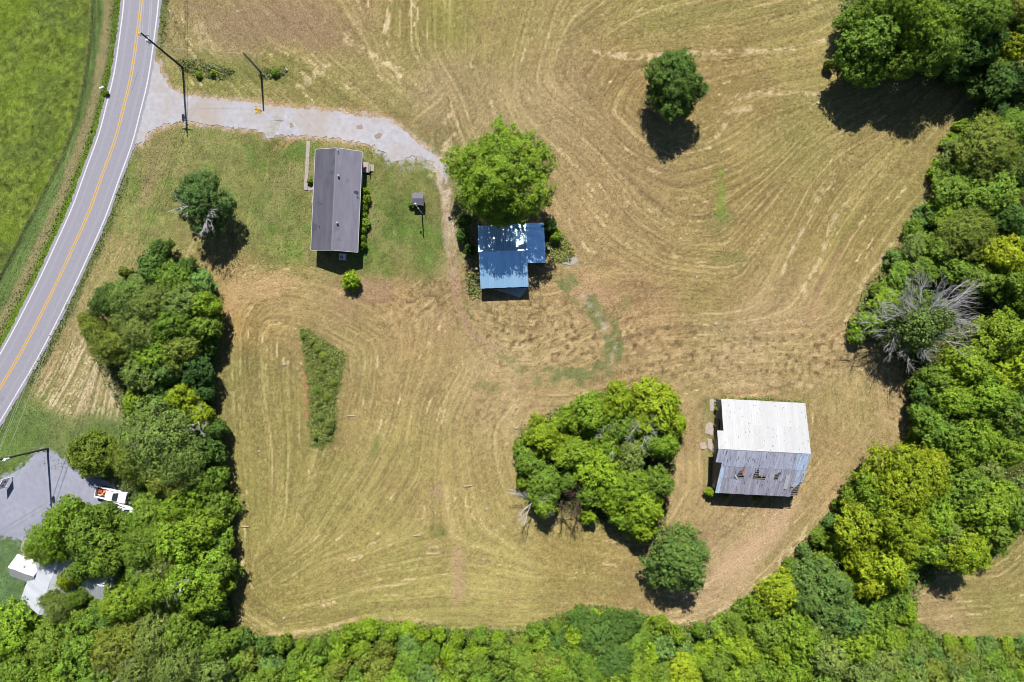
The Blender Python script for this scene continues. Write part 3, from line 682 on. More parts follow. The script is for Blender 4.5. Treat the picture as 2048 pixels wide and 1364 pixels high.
# ------------------------------------------------------------------ woods: x, y, radius, height, colour
G_ = 'in the grove west of the patched-roof barn'
for a in ((1312,812,62,9,'yellow-green'),(1238,802,42,8.5,'yellow-green'),(1175,832,46,8,'bright green'),(1092,872,46,7.5,'yellow-green'),(1150,905,46,7.5,'bright green'),(1062,925,34,6,'mid green'),(1088,968,42,6.5,'mid green'),(1200,940,50,8,'lime green'),
          (1322,885,44,8,'bright green'),(1258,905,40,7.5,'grey-green'),(1250,975,48,8,'bright green'),(1285,1010,50,8.5,'lime green'),(1310,965,42,8,'mid green'),(1225,1000,32,7,'lime green'),(1282,1050,34,7,'yellow-green'),(1235,850,40,8,'mid green'),
          (1090,1010,27,6,'bright green'),(1178,1032,19,3.2,'lime green'),(1135,960,26,5,'mid green'),(1210,890,38,7,'bright green'),(1130,840,34,6.5,'bright green'),(1045,895,20,3,'mid green'),(1050,965,20,3,'bright green'),(1250,1035,30,6,'bright green'),(1280,855,36,7,'yellow-green'),(1180,985,30,6,'mid green'),(1345,850,30,6,'yellow-green')):
    plant(*a, G_)
E1 = 'in the north-east wood corner above the mown field'
for a in ((1760,18,56,12,'mid green','F'),(1742,92,58,12,'mid green'),(1828,55,78,14,'bright green','L'),(1862,105,58,13,'mid green','F'),(1935,45,70,13,'mid green','L'),(1915,118,44,10,'dark green'),(2005,25,62,12,'olive green','F'),(2012,108,42,10,'golden green'),(1722,140,40,9,'mid green'),(1795,130,40,10,'mid green'),
          (1985,160,46,9,'dark green'),(2035,170,44,9,'deep green'),(1990,225,38,6,'deep green'),(2040,65,50,11,'mid green'),(1705,45,34,7,'mid green'),(1690,105,14,2.4,'blue-green'),(1660,128,12,2.2,'olive green'),(2060,230,40,8,'dark green'),(1965,90,46,11,'dark green')):
    plant(a[0], a[1], a[2], a[3], a[4], E1, a[5] if len(a) > 5 else None)
E2 = 'in the east wood above the half-dead tree'
for a in ((1975,300,72,10,'olive green','F'),(2025,262,48,9,'mid green'),(1925,312,44,6.5,'grey-green'),(1905,372,46,6,'mid green'),(1985,378,58,8,'mid green'),(1890,425,40,4.5,'bright green'),(1858,430,28,2.8,'blue-green'),(2025,440,46,8,'dark green'),(1930,468,54,8,'olive green','F'),(2002,512,44,8.5,'golden green'),(1872,500,38,6,'mid green'),
          (1828,498,34,4.5,'grey-green'),(1800,555,32,4,'mid green'),(1772,610,38,4.2,'bright green'),(1735,650,30,3.6,'bright green'),(2030,565,42,8,'mid green'),(1965,560,38,7,'mid green'),(1845,545,36,5,'mid green'),(2040,350,44,8,'deep green'),(2045,500,36,9,'mid green'),(1905,540,36,6,'mid green'),(1830,460,22,2.6,'mid green'),(1790,515,20,2.5,'blue-green'),
          (1880,340,22,2.6,'bright green'),(1905,282,20,2.4,'bright green'),(1760,580,20,2.6,'mid green'),(1712,672,18,2.6,'mid green'),(1950,415,34,6,'bright green'),(2050,610,34,8,'mid green'),(1925,250,16,2.4,'bright green')):
    plant(a[0], a[1], a[2], a[3], a[4], E2, a[5] if len(a) > 5 else None)
E3 = 'in the east wood below the half-dead tree'
for a in ((1992,672,60,10,'bright green'),(2038,745,52,10,'yellow-green'),(1925,735,54,10,'bright green'),(1962,795,60,11,'bright green'),(2022,828,58,10,'mid green'),(1900,805,50,10,'bright green'),(1872,765,34,8,'mid green'),(1880,862,46,9,'mid green'),(1945,875,54,10,'bright green'),(2005,895,46,9,'bright green'),(2050,680,40,9,'bright green'),(1850,830,34,7,'mid green'),
          (1910,915,44,8,'bright green'),(1960,940,44,8,'grey-green'),(1850,795,30,6,'dark green'),(1840,870,24,3.4,'bright green'),(1860,905,22,3,'dark green')):
    plant(*a, E3)
E4 = 'in the wood east of the patched-roof barn'
for a in ((1800,962,76,12,'yellow-green','L'),(1742,990,46,10,'bright green'),(1850,932,46,10,'golden green'),(1722,1052,54,10,'yellow-green'),(1792,1052,70,12,'yellow-green','L'),(1855,1020,54,10,'bright green'),(1765,1128,58,11,'yellow-green'),(1835,1095,46,10,'bright green'),(1738,1165,36,10,'golden green'),(1715,1110,34,8,'golden green'),
          (1925,965,50,10,'mid green'),(1965,1005,58,10,'bright green','M'),(2022,1015,52,10,'mid green'),(1885,1058,38,8,'grey-green'),(1932,1105,48,10,'yellow-green'),(1992,1062,44,8,'mid green'),(1872,1100,36,7,'mid green'),(1690,1010,22,3,'mid green'),(1665,1045,20,2.6,'blue-green'),(1640,1075,20,2.6,'mid green'),(1610,1105,20,2.6,'blue-green'),(1585,1135,20,2.6,'mid green'),
          (1640,1130,26,3.4,'mid green'),(1620,1155,28,4,'olive green'),(1700,985,18,2.4,'bright green'),(1670,1090,26,4,'bright green'),(1890,1000,40,8,'mid green'),(1900,1030,30,7,'bright green'),(1735,955,22,3.2,'bright green')):
    plant(a[0], a[1], a[2], a[3], a[4], E4, a[5] if len(a) > 5 else None)
S1 = 'in the south-east wood by the second mown field'
for a in ((1562,1180,46,9,'yellow-green'),(1640,1192,66,10,'blue-green','L'),(1692,1232,48,9,'blue-green'),(1522,1212,34,6,'bright green'),(1540,1262,44,8,'mid green'),(1592,1272,58,10,'bright green'),(1645,1302,54,10,'grey-green'),(1702,1290,44,9,'bright green'),(1572,1335,50,10,'bright green'),(1762,1222,38,7,'mid green'),(1792,1192,34,7,'mid green'),(1800,1155,32,7,'mid green'),
          (1765,1275,36,6,'bright green'),(1722,1340,50,9,'grey-green'),(1630,1350,46,9,'mid green'),(1490,1215,22,3,'mid green'),(1500,1300,40,6,'lime green'),(1812,1225,26,4,'lime green'),(1770,1320,36,6,'grey-green'),(1470,1250,30,4,'mid green'),(1520,1340,40,7,'mid green'),(1555,1300,36,8,'yellow-green'),(1675,1170,34,8,'mid green'),(1600,1220,36,8,'bright green'),(1730,1235,34,7,'mid green')):
    plant(a[0], a[1], a[2], a[3], a[4], S1, a[5] if len(a) > 5 else None)
S2 = 'in the low thicket along the south edge of the field'
cols = ['bright green', 'mid green', 'lime green', 'mid green', 'bright green', 'lime green', 'mid green', 'olive green', 'blue-green', 'mid green', 'dark green']
tr_ = random.Random(5)
edge = [(470,1262),(530,1290),(620,1282),(740,1254),(900,1266),(1040,1268),(1130,1236),(1200,1222),(1290,1238),(1350,1264),(1420,1254),(1480,1226)]
ex_ = [e[0] for e in edge]; ey_ = [e[1] for e in edge]
for row in range(5):
    x = 470 + tr_.uniform(0, 30)
    while x < 1500:
        y = np.interp(x, ex_, ey_) + 8 + row*30 + tr_.uniform(-8, 8)
        if y < 1400:
            r0 = 17 + row*4.5 + tr_.uniform(-3, 7); hh = 1.9 + row*.8 + tr_.uniform(-.5, 1.6)
            plant(x, y, r0, hh, tr_.choice(cols), S2, 'B' if hh < 4.4 else 'S')
        x += 36 + row*5 + tr_.uniform(-6, 10)
for a in ((1190,1275,48,5.5,'dark green','M'),(1235,1255,40,5,'dark green','M'),(1230,1325,42,6,'dark green','M'),(1160,1240,28,3.4,'dark green','B'),(1370,1345,40,6,'yellow-green','S'),(1100,1330,36,5,'olive green','S')):
    plant(a[0], a[1], a[2], a[3], a[4], S2, a[5])
S3 = 'in the low thicket south of the second mown field'
for row in range(4):
    x = 1795
    while x < 2110:
        y = np.interp(x, [1790,1850,1920,2048,2120], [1250,1282,1292,1288,1282]) + row*28 + tr_.uniform(-6, 6)
        plant(x, y, 18 + row*4 + tr_.uniform(-2, 6), 2.0 + row*.6, tr_.choice(['mid green','grey-green','blue-green','olive green','bright green']), S3, 'B')
        x += 36 + tr_.uniform(-6, 8)
W1 = 'in the tree belt between the road and the lower field'
for a in ((322,500,26,6,'dark green'),(312,538,36,7,'dark green'),(345,560,40,7,'mid green'),(395,568,34,5,'blue-green'),(372,535,24,5,'dark green'),(215,602,42,8,'dark green','F'),(262,600,46,9,'grey-green','F'),(312,612,48,10,'grey-green','F'),(360,605,46,9,'grey-green'),(405,612,34,8,'bright green'),(195,662,32,8,'olive green','F'),(225,692,46,9,'olive green','F'),
          (290,668,50,10,'grey-green','F'),(350,655,48,10,'mid green'),(402,655,36,8,'mid green'),(312,712,44,9,'bright green'),(362,702,44,9,'olive green'),(295,748,42,9,'grey-green'),(338,742,34,8,'blue-green'),(390,735,40,7,'deep green'),(415,690,24,5,'dark green'),(272,802,28,6,'bright green'),(365,798,38,8,'yellow-green'),(320,790,32,7,'dark green'),
          (402,832,32,7,'yellow-green'),(405,780,30,5,'deep green'),(255,640,36,8,'grey-green','F'),(180,640,22,6,'olive green','F'),(420,640,22,5,'mid green'),(300,830,24,6,'bright green'),(250,545,14,2.4,'olive green')):
    plant(a[0], a[1], a[2], a[3], a[4], W1, a[5] if len(a) > 5 else None)
W2 = 'in the tree belt beside the gravel lot'
for a in ((322,878,86,12,'grey-green','F'),(275,920,54,10,'olive green','F'),(372,922,58,11,'grey-green','F'),(412,905,38,8,'dark green'),(335,955,48,10,'olive green'),(420,960,40,7,'mid green'),(432,1012,36,6,'mid green'),(292,965,28,5,'blue-green'),(362,1012,48,9,'bright green'),(302,1022,42,8,'mid green'),(402,1052,48,9,'bright green'),(440,1085,32,6,'mid green'),(385,965,36,7,'dark green'),(430,860,24,6,'dark green'),(290,860,40,9,'grey-green','F')):
    plant(a[0], a[1], a[2], a[3], a[4], W2, a[5] if len(a) > 5 else None)
W3 = 'round the white metal-roofed house'
for a in ((140,1040,50,11,'bright green'),(100,1085,48,10,'bright green','F'),(190,1070,60,12,'mid green'),(225,1110,54,12,'mid green'),(300,1088,58,12,'mid green','F'),(352,1082,56,11,'bright green'),(382,1150,58,11,'bright green'),(325,1165,58,12,'bright green','F'),(405,1192,46,10,'bright green'),(255,1195,56,11,'bright green'),(440,1140,34,8,'mid green'),
          (140,1158,24,8,'yellow-green','F'),(172,1040,34,9,'mid green'),(130,1060,44,10,'bright green'),(430,1220,30,6,'dark green'),(340,1120,44,11,'olive green','F'),(290,1140,40,9,'mid green'),(270,1050,36,9,'mid green'),(445,1170,26,6,'bright green'),(180,1130,34,9,'mid green'),(212,1022,20,6.5,'mid green','F'),(108,1192,24,8,'grey-green','F')):
    plant(a[0], a[1], a[2], a[3], a[4], W3, a[5] if len(a) > 5 else None)
W4 = 'in the south-west wood below the white metal-roofed house'
for a in ((40,1268,58,11,'bright green'),(110,1285,62,11,'mid green'),(60,1335,60,12,'mid green'),(172,1300,62,12,'mid green'),(240,1292,62,12,'olive green','F'),(312,1275,58,11,'grey-green','F'),(372,1262,52,10,'mid green'),(205,1350,52,12,'mid green'),(285,1340,60,12,'grey-green','F'),(362,1328,58,11,'grey-green','F'),(432,1290,40,8,'mid green'),(422,1340,46,8,'grey-green'),(135,1352,50,12,'bright green'),
          (-10,1310,50,11,'mid green'),(170,1245,38,9,'mid green'),(125,1212,36,9,'grey-green','F'),(160,1195,20,8,'mid green','F'),(462,1320,28,5,'mid green'),(225,1235,34,8,'dark green'),(470,1272,18,2.6,'mid green'),(80,1375,50,12,'mid green'),(250,1385,50,12,'mid green')):
    plant(a[0], a[1], a[2], a[3], a[4], W4, a[5] if len(a) > 5 else None)

# bare twigs standing in the grove and the west belt
def dead_tree(px, py, h, label, seed, n=6, ln=2.4, m=None, tilt=.5, name='dead_tree', spread=.5):
    x, y = gp(px, py, h*.7); t = thing(name, label, 'dead tree', (x, y, -.05))
    MB().tube([(0,0,-.1),(.05,0,h*.35),(.1,.1,h*.7)], [.16,.12,.07], 6).build('trunk', m or deadwood, t)
    r = random.Random(seed)
    for k in range(n):
        a = 6.283*k/n + r.uniform(-.3, .3); dead_limb(t, (.1, .1, h*r.uniform(.5, .7)), (math.cos(a), math.sin(a), tilt + r.uniform(-.2, .3)), ln*r.uniform(.7, 1.1), .075, seed*10 + k, 3, m, spread)
    return t
dead_tree(1285, 858, 8.6, 'bare silver dead tree poking through the grove crowns', 1, 9, 2.6, tilt=.35)
dead_tree(1222, 878, 8, 'smaller bare dead snag in the grove under the silver one', 2, 6, 2.2)
browntwig = mat('brown_dead_twigs', alb(120, 100, 84), .9, noise=(3, .25))
dead_tree(1160, 990, 5, 'brown leafless bush in the dark hollow of the grove', 3, 11, 2.2, browntwig, .3)
dead_tree(1062, 1008, 6, 'pale bare branches on the south-west corner of the grove', 4, 7, 2.2, tilt=.4)
dead_tree(1125, 1018, 6, 'grey twiggy dead sapling beside the grove hollow', 5, 7, 2.0, browntwig, .7)
dead_tree(310, 880, 11.5, 'bare grey branches in the crown beside the gravel lot', 6, 7, 2.4)
dead_tree(395, 845, 9, 'bare grey branches at the belt edge above the gravel lot', 7, 5, 1.8)
dead_tree(335, 1155, 12.5, 'bare pale branches among crowns by the white metal-roofed house', 8, 7, 2.6)
dead_tree(240, 1330, 13, 'bare pale branches in the south-west wood', 9, 7, 2.4)
dead_tree(1690, 128, 4, 'brown bare bush at the foot of the north-east wood', 10, 8, 1.4, browntwig, .4)

# ------------------------------------------------------------------ ground cover (nobody could count it)
def cover(name, label, polys, dens, size, hmin, hmax, tint, seed, edge_in=0, upright=.3, clumpy=18):
    r = np.random.default_rng(seed); cs = []
    for P in polys:
        P = np.array(P, float); lo = np.maximum(P.min(0), (-200, -200)); hi = np.minimum(P.max(0), (2250, 1560))
        n = int((hi - lo).prod()/S**2*dens); p = lo + r.random((n, 2))*(hi - lo)
        d = sdf(P, p[:, 0], p[:, 1]); k = d < r.uniform(-4, 5, n)
        if edge_in: k &= d > -edge_in*r.random(n)**1.5
        cs.append(np.concatenate([p[k], -d[k, None]], 1))
    p = np.concatenate(cs); bum = fbm(clumpy, seed + 1, 3, p[:, 0], p[:, 1])
    z = (hmin + (hmax - hmin)*np.clip(bum*1.6 - .3, 0, 1))*np.clip(p[:, 2]/10 + .45, .25, 1)*r.uniform(.5, 1, len(p))
    cen = np.stack([(p[:, 0] - 1024)/S, -(p[:, 1] - 682)/S, z], 1)
    nn = np.zeros((len(p), 3)); nn[:, 2] = 1; nn[:, :2] = r.normal(0, upright, (len(p), 2)); nn[:, 1] += .1
    o = link_obj(name, leaf_cloud(name, cen, nn, size, seed + 2, flat=.5)); o.color = (*tint, 1)
    return tag(o, label, 'undergrowth', kind='stuff')
cover('undergrowth', 'low green undergrowth beneath and between the east and south woods', [EWOOD], 9, .42, .15, 1.1, (.088, .145, .03), 301)
cover('undergrowth', 'waist-high green brush filling the south thicket', [[(478,1248),(530,1278),(620,1272),(740,1243),(900,1253),(1040,1258),(1130,1225),(1200,1211),(1290,1228),(1350,1252),(1420,1241),(1500,1193),(1540,1240),(1540,1400),(470,1400)], [(1830,1245),(1900,1278),(2048,1278),(2120,1272),(2120,1400),(1820,1400)]], 22, .27, .2, 1.2, (.085, .150, .020), 310, clumpy=20)
cover('undergrowth', 'low dark green undergrowth beneath the west tree belt', [WWOOD], 8, .42, .12, .9, (.065, .105, .03), 302)
cover('undergrowth', 'low green weeds beneath the grove', [GROVE], 8, .4, .1, .8, (.08, .12, .03), 303)
cover('tall_grass', 'unmown wedge of tall green grass left in the lower field', [ragged(PATCH, 6, 6.5, 8)], 60, .22, .08, .75, (.150, .185, .045), 304, upright=.35, clumpy=14)
cover('weeds', 'sparse weeds sprouting through the gravel lot by the pole', [[(70,912),(120,915),(135,935),(110,940),(75,930)]], 5, .25, .02, .15, (.10, .14, .03), 311)
cover('weeds', 'green weeds along the walls of the patched-roof barn', [[(1442,793),(1500,795),(1608,803),(1608,808),(1500,802),(1442,800)], [(1428,800),(1438,796),(1434,870),(1428,870)], [(1425,880),(1434,880),(1434,910),(1424,905)]], 40, .3, .1, .9, (.10, .155, .03), 305, upright=.6)
cover('weeds', 'tall pale weeds beside the lean-to of the blue-grey metal shed', [[(1090,448),(1110,450),(1128,475),(1150,505),(1140,522),(1110,525),(1098,520)]], 45, .32, .1, .9, (.165, .195, .05), 306, upright=.8)
cover('weeds', 'bright weeds round the plank heap at the blue-grey metal shed', [[(930,548),(948,545),(966,570),(966,600),(945,598),(934,580)]], 32, .3, .1, .6, (.13, .165, .04), 307, upright=.6)
cover('weeds', 'dark weeds along the ditch by the tall utility pole', [[(352,122),(380,118),(420,128),(470,140),(462,155),(430,158),(395,152),(362,140)], [(516,140),(545,134),(578,138),(570,150),(545,158),(518,154)]], 34, .28, .05, .6, (.085, .115, .038), 308, upright=.7)
cover('roadside_grass', 'rough roadside grass growing on the verges', [[(x - 7, y - 2) for x, y in [(245,-60),(246,20),(236,110),(222,170),(200,245),(170,335),(140,410),(108,485),(70,560),(30,632),(0,690),(-20,720),(-32,712),(0,668),(28,612),(66,545),(100,478),(128,412),(155,345),(184,268),(206,190),(222,115),(226,30),(226,-60)]],
      [(326,-60),(324,40),(316,110),(322,118),(335,60),(338,-60)], [(250,345),(215,440),(180,520),(140,600),(100,680),(52,765),(60,775),(112,690),(152,605),(192,525),(228,445),(258,360)]], 16, .26, .02, .3, (.085, .115, .03), 309, upright=.8)

pr_ = random.Random(31)
for k in range(16):
    yy = 672 + k*13.5; xx = np.interp(yy, [660, 710, 780, 890], [612, 655, 648, 643]) + pr_.uniform(-16, 16)
    plant(xx, yy, pr_.uniform(4.5, 10), pr_.uniform(.6, 1.1), pr_.choice(['mid green', 'olive green', 'grey-green', 'bright green']), 'standing in the unmown wedge of the lower field', 'B')
# ------------------------------------------------------------------ dark-roofed house
def slope_frame(p0, p1, q0):
    """frame with x along the eave p0->p1, y up the slope towards q0, z out of the roof"""
    p0, p1, q0 = Vector(p0), Vector(p1), Vector(q0)
    x = (p1 - p0).normalized(); y = (q0 - p0); y = (y - x*y.dot(x)).normalized(); z = x.cross(y)
    M = Matrix((x, y, z)).transposed().to_4x4(); M.translation = p0; return M
shingle_e = mat('sheen_charcoal_shingles', alb(150, 147, 166), .92, noise=(.9, .20, (1.6, .25, 1)), bump=(25, .5, .01), stains=(.35, .62, alb(136, 134, 150)))  # lighter copy for the east slope, its reflected brightness painted into the colour
shingle = mat('charcoal_shingles', alb(112, 111, 127), .92, noise=(.9, .26, (1.6, .25, 1)), bump=(25, .5, .01), stains=(.35, .60, alb(98, 96, 112)))
siding = mat('white_siding', (.62, .62, .60), .7, noise=(2, .06)); gut = mat('gutter_metal', (.28, .28, .29), .5); trim = mat('white_trim', (.68, .68, .68), .5); glass = mat('window_glass', (.03, .04, .05), .08, spec=.8)
doorm = mat('door_paint', (.32, .10, .07), .6); dark = mat('dark_metal', (.03, .03, .035), .5, .6); steel = mat('galvanised_steel', (.5, .5, .52), .45, .7)
hx, hy = -30.1, 24.05; rot = -math.radians(2.58)
ho = thing('ranch_house', 'low ranch house with charcoal shingle gable roof and white eaves', 'house', (hx, hy, -.06), rot)
W2_, L2_, EH, RH = 4.0, 8.65, 2.95, 4.45
MB().prism([(-3.6,-8.25),(3.6,-8.25),(3.6,8.25),(-3.6,8.25)], 0, EH - .02).build('wall', siding, ho)
for s in (-1, 1):
    MB().add([(-3.6, s*8.24, EH-.03), (3.6, s*8.24, EH-.03), (0, s*8.24, RH-.22), (-3.6, s*8.12, EH-.03), (3.6, s*8.12, EH-.03), (0, s*8.12, RH-.22)], [(0,1,2),(3,5,4),(0,3,4,1),(1,4,5,2),(2,5,3,0)]).build('gable_wall', siding, ho)
for s, nm in ((-1, 'west'), (1, 'east')):
    mb = MB(); run = math.hypot(W2_, RH - EH); nc = 30; st = run/nc
    M = slope_frame((s*W2_, -s*L2_, EH), (s*W2_, s*L2_, EH), (0, -s*L2_, RH))
    for k in range(nc):
        mb.add([(0, k*st, .016), (2*L2_, k*st, .016), (2*L2_, (k+1)*st + .02, .004), (0, (k+1)*st + .02, .004), (0, k*st, -.09), (2*L2_, k*st, -.09), (2*L2_, (k+1)*st, -.09), (0, (k+1)*st, -.09)], [(0,1,2,3),(7,6,5,4),(0,4,5,1),(1,5,6,2),(3,7,4,0)], M)
    mb.build('roof_slope', shingle if s < 0 else shingle_e, ho)
    MB().box(s*W2_ - .02 if s > 0 else -W2_ - .09, s*W2_ + .09 if s > 0 else -W2_ + .02, -L2_, L2_, EH - .16, EH + .0).build('gutter', gut, ho)
    for e in (-1, 1):
        MB().add([(s*W2_, e*(L2_ + .012), EH - .13), (0, e*(L2_ + .012), RH - .13), (0, e*(L2_ + .012), RH - .005), (s*W2_, e*(L2_ + .012), EH + .0), (s*W2_, e*(L2_ + .04), EH - .13), (0, e*(L2_ + .04), RH - .13), (0, e*(L2_ + .04), RH - .005), (s*W2_, e*(L2_ + .04), EH)], [(0,1,2,3),(4,5,6,7),(0,1,5,4),(3,2,6,7),(0,3,7,4),(1,2,6,5)]).build('barge_board', trim, ho)
capm = mat('ridge_cap_shingles', alb(158, 155, 172), .9, noise=(3, .2))
cap = MB().add([(-.17, 0, -.07), (0, 0, 0), (.17, 0, -.07), (-.17, .3, -.062), (0, .3, .012), (.17, .3, -.062)], [(0,1,4,3),(1,2,5,4)]).mesh('ridge_cap', capm)
for k in range(61): link_obj('ridge_cap', cap, ho, (0, -L2_ + .02 + k*.283, RH + .035))
def roofz(x): return RH - (RH - EH)*abs(x)/W2_
for x, y in ((.55, 3.95), (.7, -4.0)):
    v = MB().tube([(x, y, roofz(x) - .1), (x, y, roofz(x) + .42)], .11, 10).build('vent_pipe', steel, ho)
    MB().tube([(x, y, roofz(x) + .40), (x, y, roofz(x) + .50), (x, y, roofz(x) + .58)], [.19, .17, .05], 10).build('cap', gut, v)
MB().tube([(.35, 8.2, roofz(.35) - .05), (.35, 8.2, roofz(.35) + .75)], .06, 8).build('service_mast', steel, ho)
MB().tube([(-2.6, -4.6, roofz(2.6) - .05), (-2.6, -4.6, roofz(2.6) + .3)], .05, 8).build('vent_pipe', dark, ho)
for y in (6.2, 2.4, -2.2, -5.8):                     # windows both long walls
    for s in (-1, 1):
        if s == 1 and y == 6.2: continue
        w = MB().box(s*3.58, s*3.645, y - .6, y + .6, 1.0, 2.2).build('window', trim, ho)
        for dz in (0, .58): MB().box(s*3.63, s*3.655, y - .52, y + .52, 1.06 + dz, 1.58 + dz - .02).build('pane', glass, w)
for s, y in ((-1, .6), (1, 6.6)):
    d = MB().box(s*3.58, s*3.65, y - .48, y + .48, .12, 2.2).build('door', doorm, ho)
    MB().box(s*3.64, s*3.70, y + .32, y + .40, 1.1, 1.18).build('handle', steel, d)
wood = mat('weathered_planks', alb(166, 152, 132), .9, noise=(3, .25, (1, .2, 1)))
pc = MB()
MB().box(3.62, 4.9, 5.7, 7.5, .3, .46).build('back_stoop', conc, ho)
for k in range(2): MB().box(4.9 + k*.32, 5.24 + k*.32, 6.0, 7.2, .02, .3 - k*.13).build('step', conc, ho)
for y in (5.72, 7.44): MB().tube([(4.85, y, .4), (4.85, y, 1.35)], .04, 6).build('rail_post', wood, ho)
MB().box(4.8, 4.9, 5.7, 7.48, 1.28, 1.36).build('hand_rail', wood, ho)
MB().box(-5.1, -3.62, .0, 1.3, .02, .2).build('front_stoop', conc, ho)
# roof dish
dz = roofz(3.55)
dm = thing('satellite_dish', 'small grey satellite dish on the charcoal shingle roof', 'satellite dish', (hx + 3.60*math.cos(rot) - 1.55*math.sin(rot), hy + 3.60*math.sin(rot) + 1.55*math.cos(rot), dz - .08))
MB().tube([(0, 0, -.02), (0, 0, .45), (-.05, -.1, .7)], .035, 6).build('mast', steel, dm)
dish = MB(); ring = [(0, 0, 0)]; N = 16
for j, rr in enumerate((.16, .30, .40)): ring += [(rr*math.cos(6.2832*k/N), rr*1.1*math.sin(6.2832*k/N), rr*rr*.55) for k in range(N)]
fs = [(0, 1 + k, 1 + (k+1) % N) for k in range(N)]
for j in range(2): fs += [(1 + j*N + k, 1 + (j+1)*N + k, 1 + (j+1)*N + (k+1) % N, 1 + j*N + (k+1) % N) for k in range(N)]
dish.add(ring, fs, Matrix.Translation((-.05, -.12, .78)) @ Matrix.Rotation(math.radians(50), 4, 'X'))
dish.build('reflector', mat('dish_grey', (.42, .43, .46), .5), dm, smooth=True)
MB().tube([(-.05, -.12, .78), (-.1, -.5, 1.05)], .018, 5).build('feed_arm', steel, dm)
# air conditioner
ax_, ay_ = gp(684, 513, .9)
ac = thing('air_conditioner', 'square outdoor air conditioner in the shade of the house end', 'air conditioner', (ax_, ay_, -.04), rot)
MB().box(-.62, .62, -.62, .62, 0, .1).build('pad', conc, ac)
MB().box(-.52, .52, -.52, .52, .1, .92).build('cabinet', mat('ac_grey', (.5, .52, .55), .5), ac, bevel=.03)
fan = MB().tube([(-.12, -.12, .925), (-.12, -.12, .945)], .3, 18).build('fan_grille', dark, ac)
for k in range(4):
    a = k*math.pi/2 + .3; MB().box(.04, .26, -.05, .05, .948, .956, Matrix.Translation((-.12, -.12, 0)) @ Matrix.Rotation(a, 4, 'Z')).build('blade', steel, fan)
# shrubs along the back wall
for k in range(8):
    fy_ = 2.2 - k*1.35; wx, wy = 4.15 + .2*math.sin(k*2.1), fy_
    X_, Y_ = hx + wx*math.cos(rot) - wy*math.sin(rot), hy + wx*math.sin(rot) + wy*math.cos(rot)
    plant(1024 + X_*S/(1 - .9/H), 682 - Y_*S/(1 - .9/H), 10.5 + 2*math.sin(k*1.7), 1.55 + .2*math.cos(k), 'bright green', 'along the back wall of the dark-roofed house', 'B')
plant(620, 362, 6.5, 1.0, 'bright green', '', 'B', label='small plant at the house end of the concrete walk')

# ------------------------------------------------------------------ little well house and yard pole
wx_, wy_ = gp(835.7, 397, 1.9)
wh = thing('well_house', 'tiny grey-roofed well house on the lawn', 'shed', (wx_, wy_, -.05), math.radians(-.5))
MB().prism([(-.82,-.9),(.82,-.9),(.82,.9),(-.82,.9)], 0, 1.72).build('wall', siding, wh)
gsh = mat('grey_shingles', alb(140, 138, 156), .9, noise=(3, .12), bump=(25, .5, .01))
for s in (1, -1):
    M = slope_frame((s*.96, s*1.06, 1.68), (-s*.96, s*1.06, 1.68), (s*.96, 0, 2.18)); run = math.hypot(1.06, .5); mb = MB()
    for k in range(7):
        a = k*run/7; b = (k+1)*run/7
        mb.add([(0, a, .02), (1.92, a, .02), (1.92, b + .01, .005), (0, b + .01, .005), (0, a, -.05), (1.92, a, -.05), (1.92, b, -.05), (0, b, -.05)], [(0,1,2,3),(7,6,5,4),(0,4,5,1),(1,5,6,2),(3,7,4,0)], M)
    mb.build('roof_slope', gsh, wh)
    MB().add([(-.82, s*.899, 1.70), (.82, s*.899, 1.70)], []).v
for s in (-1, 1):
    MB().add([(s*.82, -.9, 1.70), (s*.82, .9, 1.70), (s*.82, 0, 2.10), (s*.76, -.9, 1.70), (s*.76, .9, 1.70), (s*.76, 0, 2.10)], [(0,1,2),(3,5,4),(0,3,4,1),(1,4,5,2),(2,5,3,0)]).build('gable_wall', siding, wh)
d = MB().box(-.35, .35, -.93, -.895, .1, 1.55).build('door', wood, wh); MB().box(.22, .28, -.96, -.92, .8, .88).build('handle', dark, d)
plant(823, 409, 6.5, 1.1, 'bright green', '', 'B', label='small bush against the corner of the well house')
px_, py_ = gp(844, 427)
yp = thing('yard_pole', 'thin grey yard lamp pole beside the well house', 'pole', (px_, py_, -.05))
MB().tube([(0,0,-.1),(0,0,4.9)], [.12,.10], 8).build('post', mat('grey_pole', (.25, .25, .25), .7), yp)
MB().tube([(0,0,4.55),(-.25,.35,4.85),(-.5,.75,4.9)], .035, 6).build('bracket', steel, yp)
MB().tube([(-.5,.75,4.66),(-.5,.75,4.8),(-.5,.75,4.95)], [.19,.17,.08], 10).build('lamp_head', mat('lamp_glass', (.6, .6, .58), .3), yp)

# ------------------------------------------------------------------ metal roofs
def sheet_mesh(name, w, l, m, ribs=3, rib=.028):
    """ribbed roofing sheet, x across, y up the slope"""
    prof = []; st = w/ribs
    rib = rib*.45 if m.name.startswith('white_tin') else rib
    for k in range(ribs):
        x = k*st; prof += [(x, 0), (x + st*.06, rib), (x + st*.16, rib), (x + st*.22, 0), (x + st*.61, .004)]
    prof.append((w, 0)); v = []; f = []
    for i, (x, z) in enumerate(prof):
        v += [(x, 0, z), (x, l, z)]
        if i: f.append((2*i-2, 2*i, 2*i+1, 2*i-1))
    return MB().add(v, f).mesh(name, m)
galv = mat('galvanised_roofing', rough=.28, metal=.70, obj_tint=True, noise=(.9, .10, (1, .25, 1)), spec=.5)
whiteroof = mat('white_tin_roofing', rough=.55, metal=.1, obj_tint=True, noise=(1.2, .10, (2.5, .12, 1)), stains=(1.6, .66, (.10, .095, .09), (2.6, 1.1, 1), .02))
